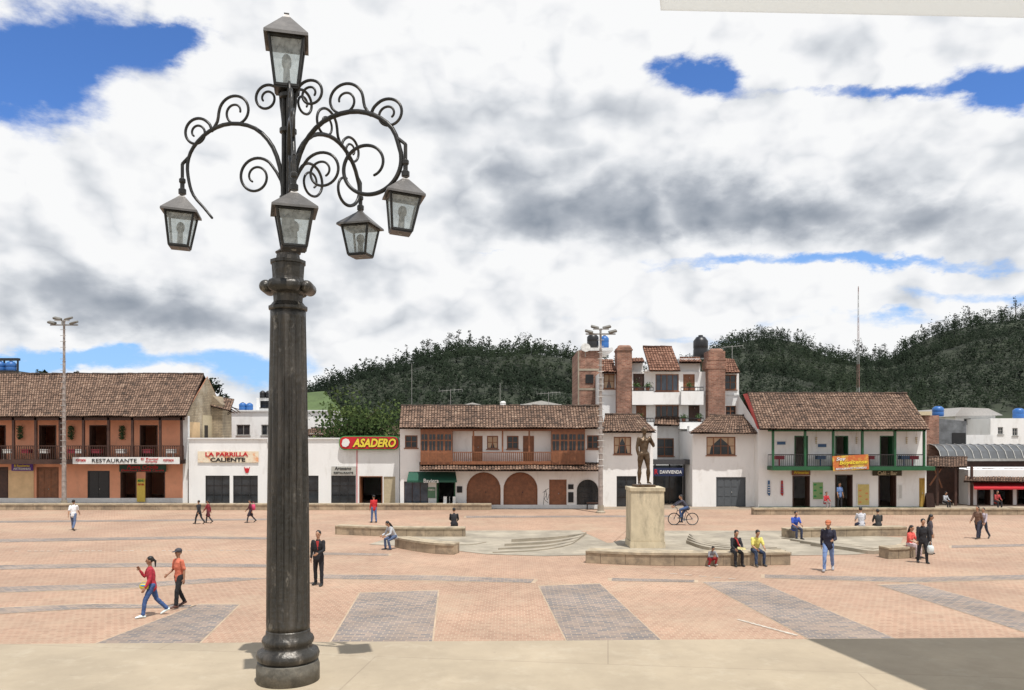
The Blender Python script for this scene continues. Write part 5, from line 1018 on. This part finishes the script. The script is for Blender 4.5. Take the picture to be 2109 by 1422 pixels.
def noisev(scale,detail,rough,off=(0,0,0),st=(1,1,2.0),dist=0):
    mp=N.new('ShaderNodeMapping');mp.inputs['Location'].default_value=off;mp.inputs['Scale'].default_value=st;L.new(tc.outputs['Generated'],mp.inputs[0])
    n=N.new('ShaderNodeTexNoise');n.inputs['Scale'].default_value=scale;n.inputs['Detail'].default_value=detail;n.inputs['Roughness'].default_value=rough;n.inputs['Distortion'].default_value=dist;L.new(mp.outputs[0],n.inputs['Vector']);return n
wn=noisev(4.5,8,.62,(3,1,2));ws=N.new('ShaderNodeSeparateColor');L.new(wn.outputs['Color'],ws.inputs[0])
u=m('ADD',u0,m('MULTIPLY',m('SUBTRACT',ws.outputs[0],.5),.26));v=m('ADD',v0,m('MULTIPLY',m('SUBTRACT',ws.outputs[1],.5),.14))
def blob(px,py,wx,wy,k=1.):
    a=m('DIVIDE',m('SUBTRACT',u,(px-CX)/F),wx/F);b_=m('DIVIDE',m('SUBTRACT',v,(HY-py)/F),wy/F)
    e=m('EXPONENT',m('MULTIPLY',m('ADD',m('MULTIPLY',a,a),m('MULTIPLY',b_,b_)),-1.))
    return m('MULTIPLY',e,k)
def total(lst):
    t=blob(*lst[0])
    for q in lst[1:]:t=m('ADD',t,blob(*q))
    return t
n1=noisev(6.0,9,.56,(0,0,0),(1,1,1.7)).outputs[0]
n2=noisev(6.0,5,.56,(.03,-.01,.08),(1,1,1.7)).outputs[0]
n4=noisev(14,8,.64,(1,5,3),(1,1,2.2)).outputs[0]
# billowing cumulus heads: folded noise gives round puffs with sharp creases; an offset sample lights them from the upper right
def puff(off):
    n=noisev(9.,3.5,.5,off,(1,1,1.4)).outputs[0];return m('MULTIPLY',m('ABSOLUTE',m('SUBTRACT',n,.5)),2.)
q1=puff((4,2,7));q2=puff((3.985,2.004,6.96))
blue=total([(70,120,225,125,1.10),(330,75,115,45,.70),(1478,152,88,44,.90),(2070,190,105,50,.95),(1790,198,190,18,.62),(1750,548,430,17,.62),(1020,505,80,6,.33),(130,745,410,28,.78),(520,775,130,40,.65),(2000,612,220,16,.45),(1800,665,170,18,.48),(1250,640,90,16,.38),(1450,690,200,16,.36),(0,170,60,50,.5)])
cov=m('SUBTRACT',m('ADD',m('ADD',.84,m('MULTIPLY',m('SUBTRACT',n1,.5),.60)),m('ADD',m('MULTIPLY',m('SUBTRACT',n4,.5),.75),m('MULTIPLY',m('SUBTRACT',q1,.2),.35))),blue)
alpha=mapr(cov,.16,.60,0,1)
grey=total([(1250,425,440,70,.46),(1800,445,460,58,.40),(1150,340,180,60,.15),(300,645,340,58,.44),(60,590,170,60,.26),(600,560,140,60,.20),(1320,255,240,42,.13),(1750,300,320,42,.12),(1000,265,170,48,.13),(60,450,160,50,.12),(1900,620,260,30,.10)])
emb=m('MULTIPLY',m('SUBTRACT',n1,n2),.45);emq=m('MULTIPLY',m('SUBTRACT',q1,q2),.65)
sh=m('SUBTRACT',m('ADD',.965,m('ADD',emb,emq)),m('MULTIPLY',grey,m('ADD',.65,m('MULTIPLY',n4,.7))))
sh=m('ADD',sh,m('MULTIPLY',m('SUBTRACT',n4,.5),.12),0,True)
cr=N.new('ShaderNodeValToRGB');e=cr.color_ramp.elements;e[0].position=.30;e[0].color=(.28,.32,.38,1);e[1].position=.97;e[1].color=(.965,.97,.975,1);q=e.new(.55);q.color=(.47,.505,.56,1);q=e.new(.78);q.color=(.75,.775,.81,1);q=e.new(.88);q.color=(.89,.90,.92,1);L.new(sh,cr.inputs[0])
sky=N.new('ShaderNodeTexSky');sky.sky_type='NISHITA';sky.sun_disc=False;sky.sun_elevation=rad(70);sky.sun_rotation=rad(153);sky.altitude=2500;sky.air_density=1;sky.dust_density=.3;sky.ozone_density=2
skyc=mixc(1.,sky.outputs[0],(.95,1.35,1.9),'MULTIPLY')
hz=mapr(v0,.02,.42,.80,0)
skyb=mixc(hz,skyc,(3.6,6.0,9.0))
cl=N.new('ShaderNodeVectorMath');cl.operation='SCALE';L.new(cr.outputs[0],cl.inputs[0]);cl.inputs['Scale'].default_value=9.9
col=mixc(alpha,skyb,cl.outputs[0])
top=mapr(sz_,.52,.80,0,.75);col=mixc(top,col,(2.6,3.4,4.8))
bg=N.new('ShaderNodeBackground');bg.inputs['Strength'].default_value=.1;L.new(col,bg.inputs[0]);ow=N.new('ShaderNodeOutputWorld');L.new(bg.outputs[0],ow.inputs[0])
SC.view_settings.view_transform='Standard';SC.view_settings.look='None';SC.view_settings.exposure=0
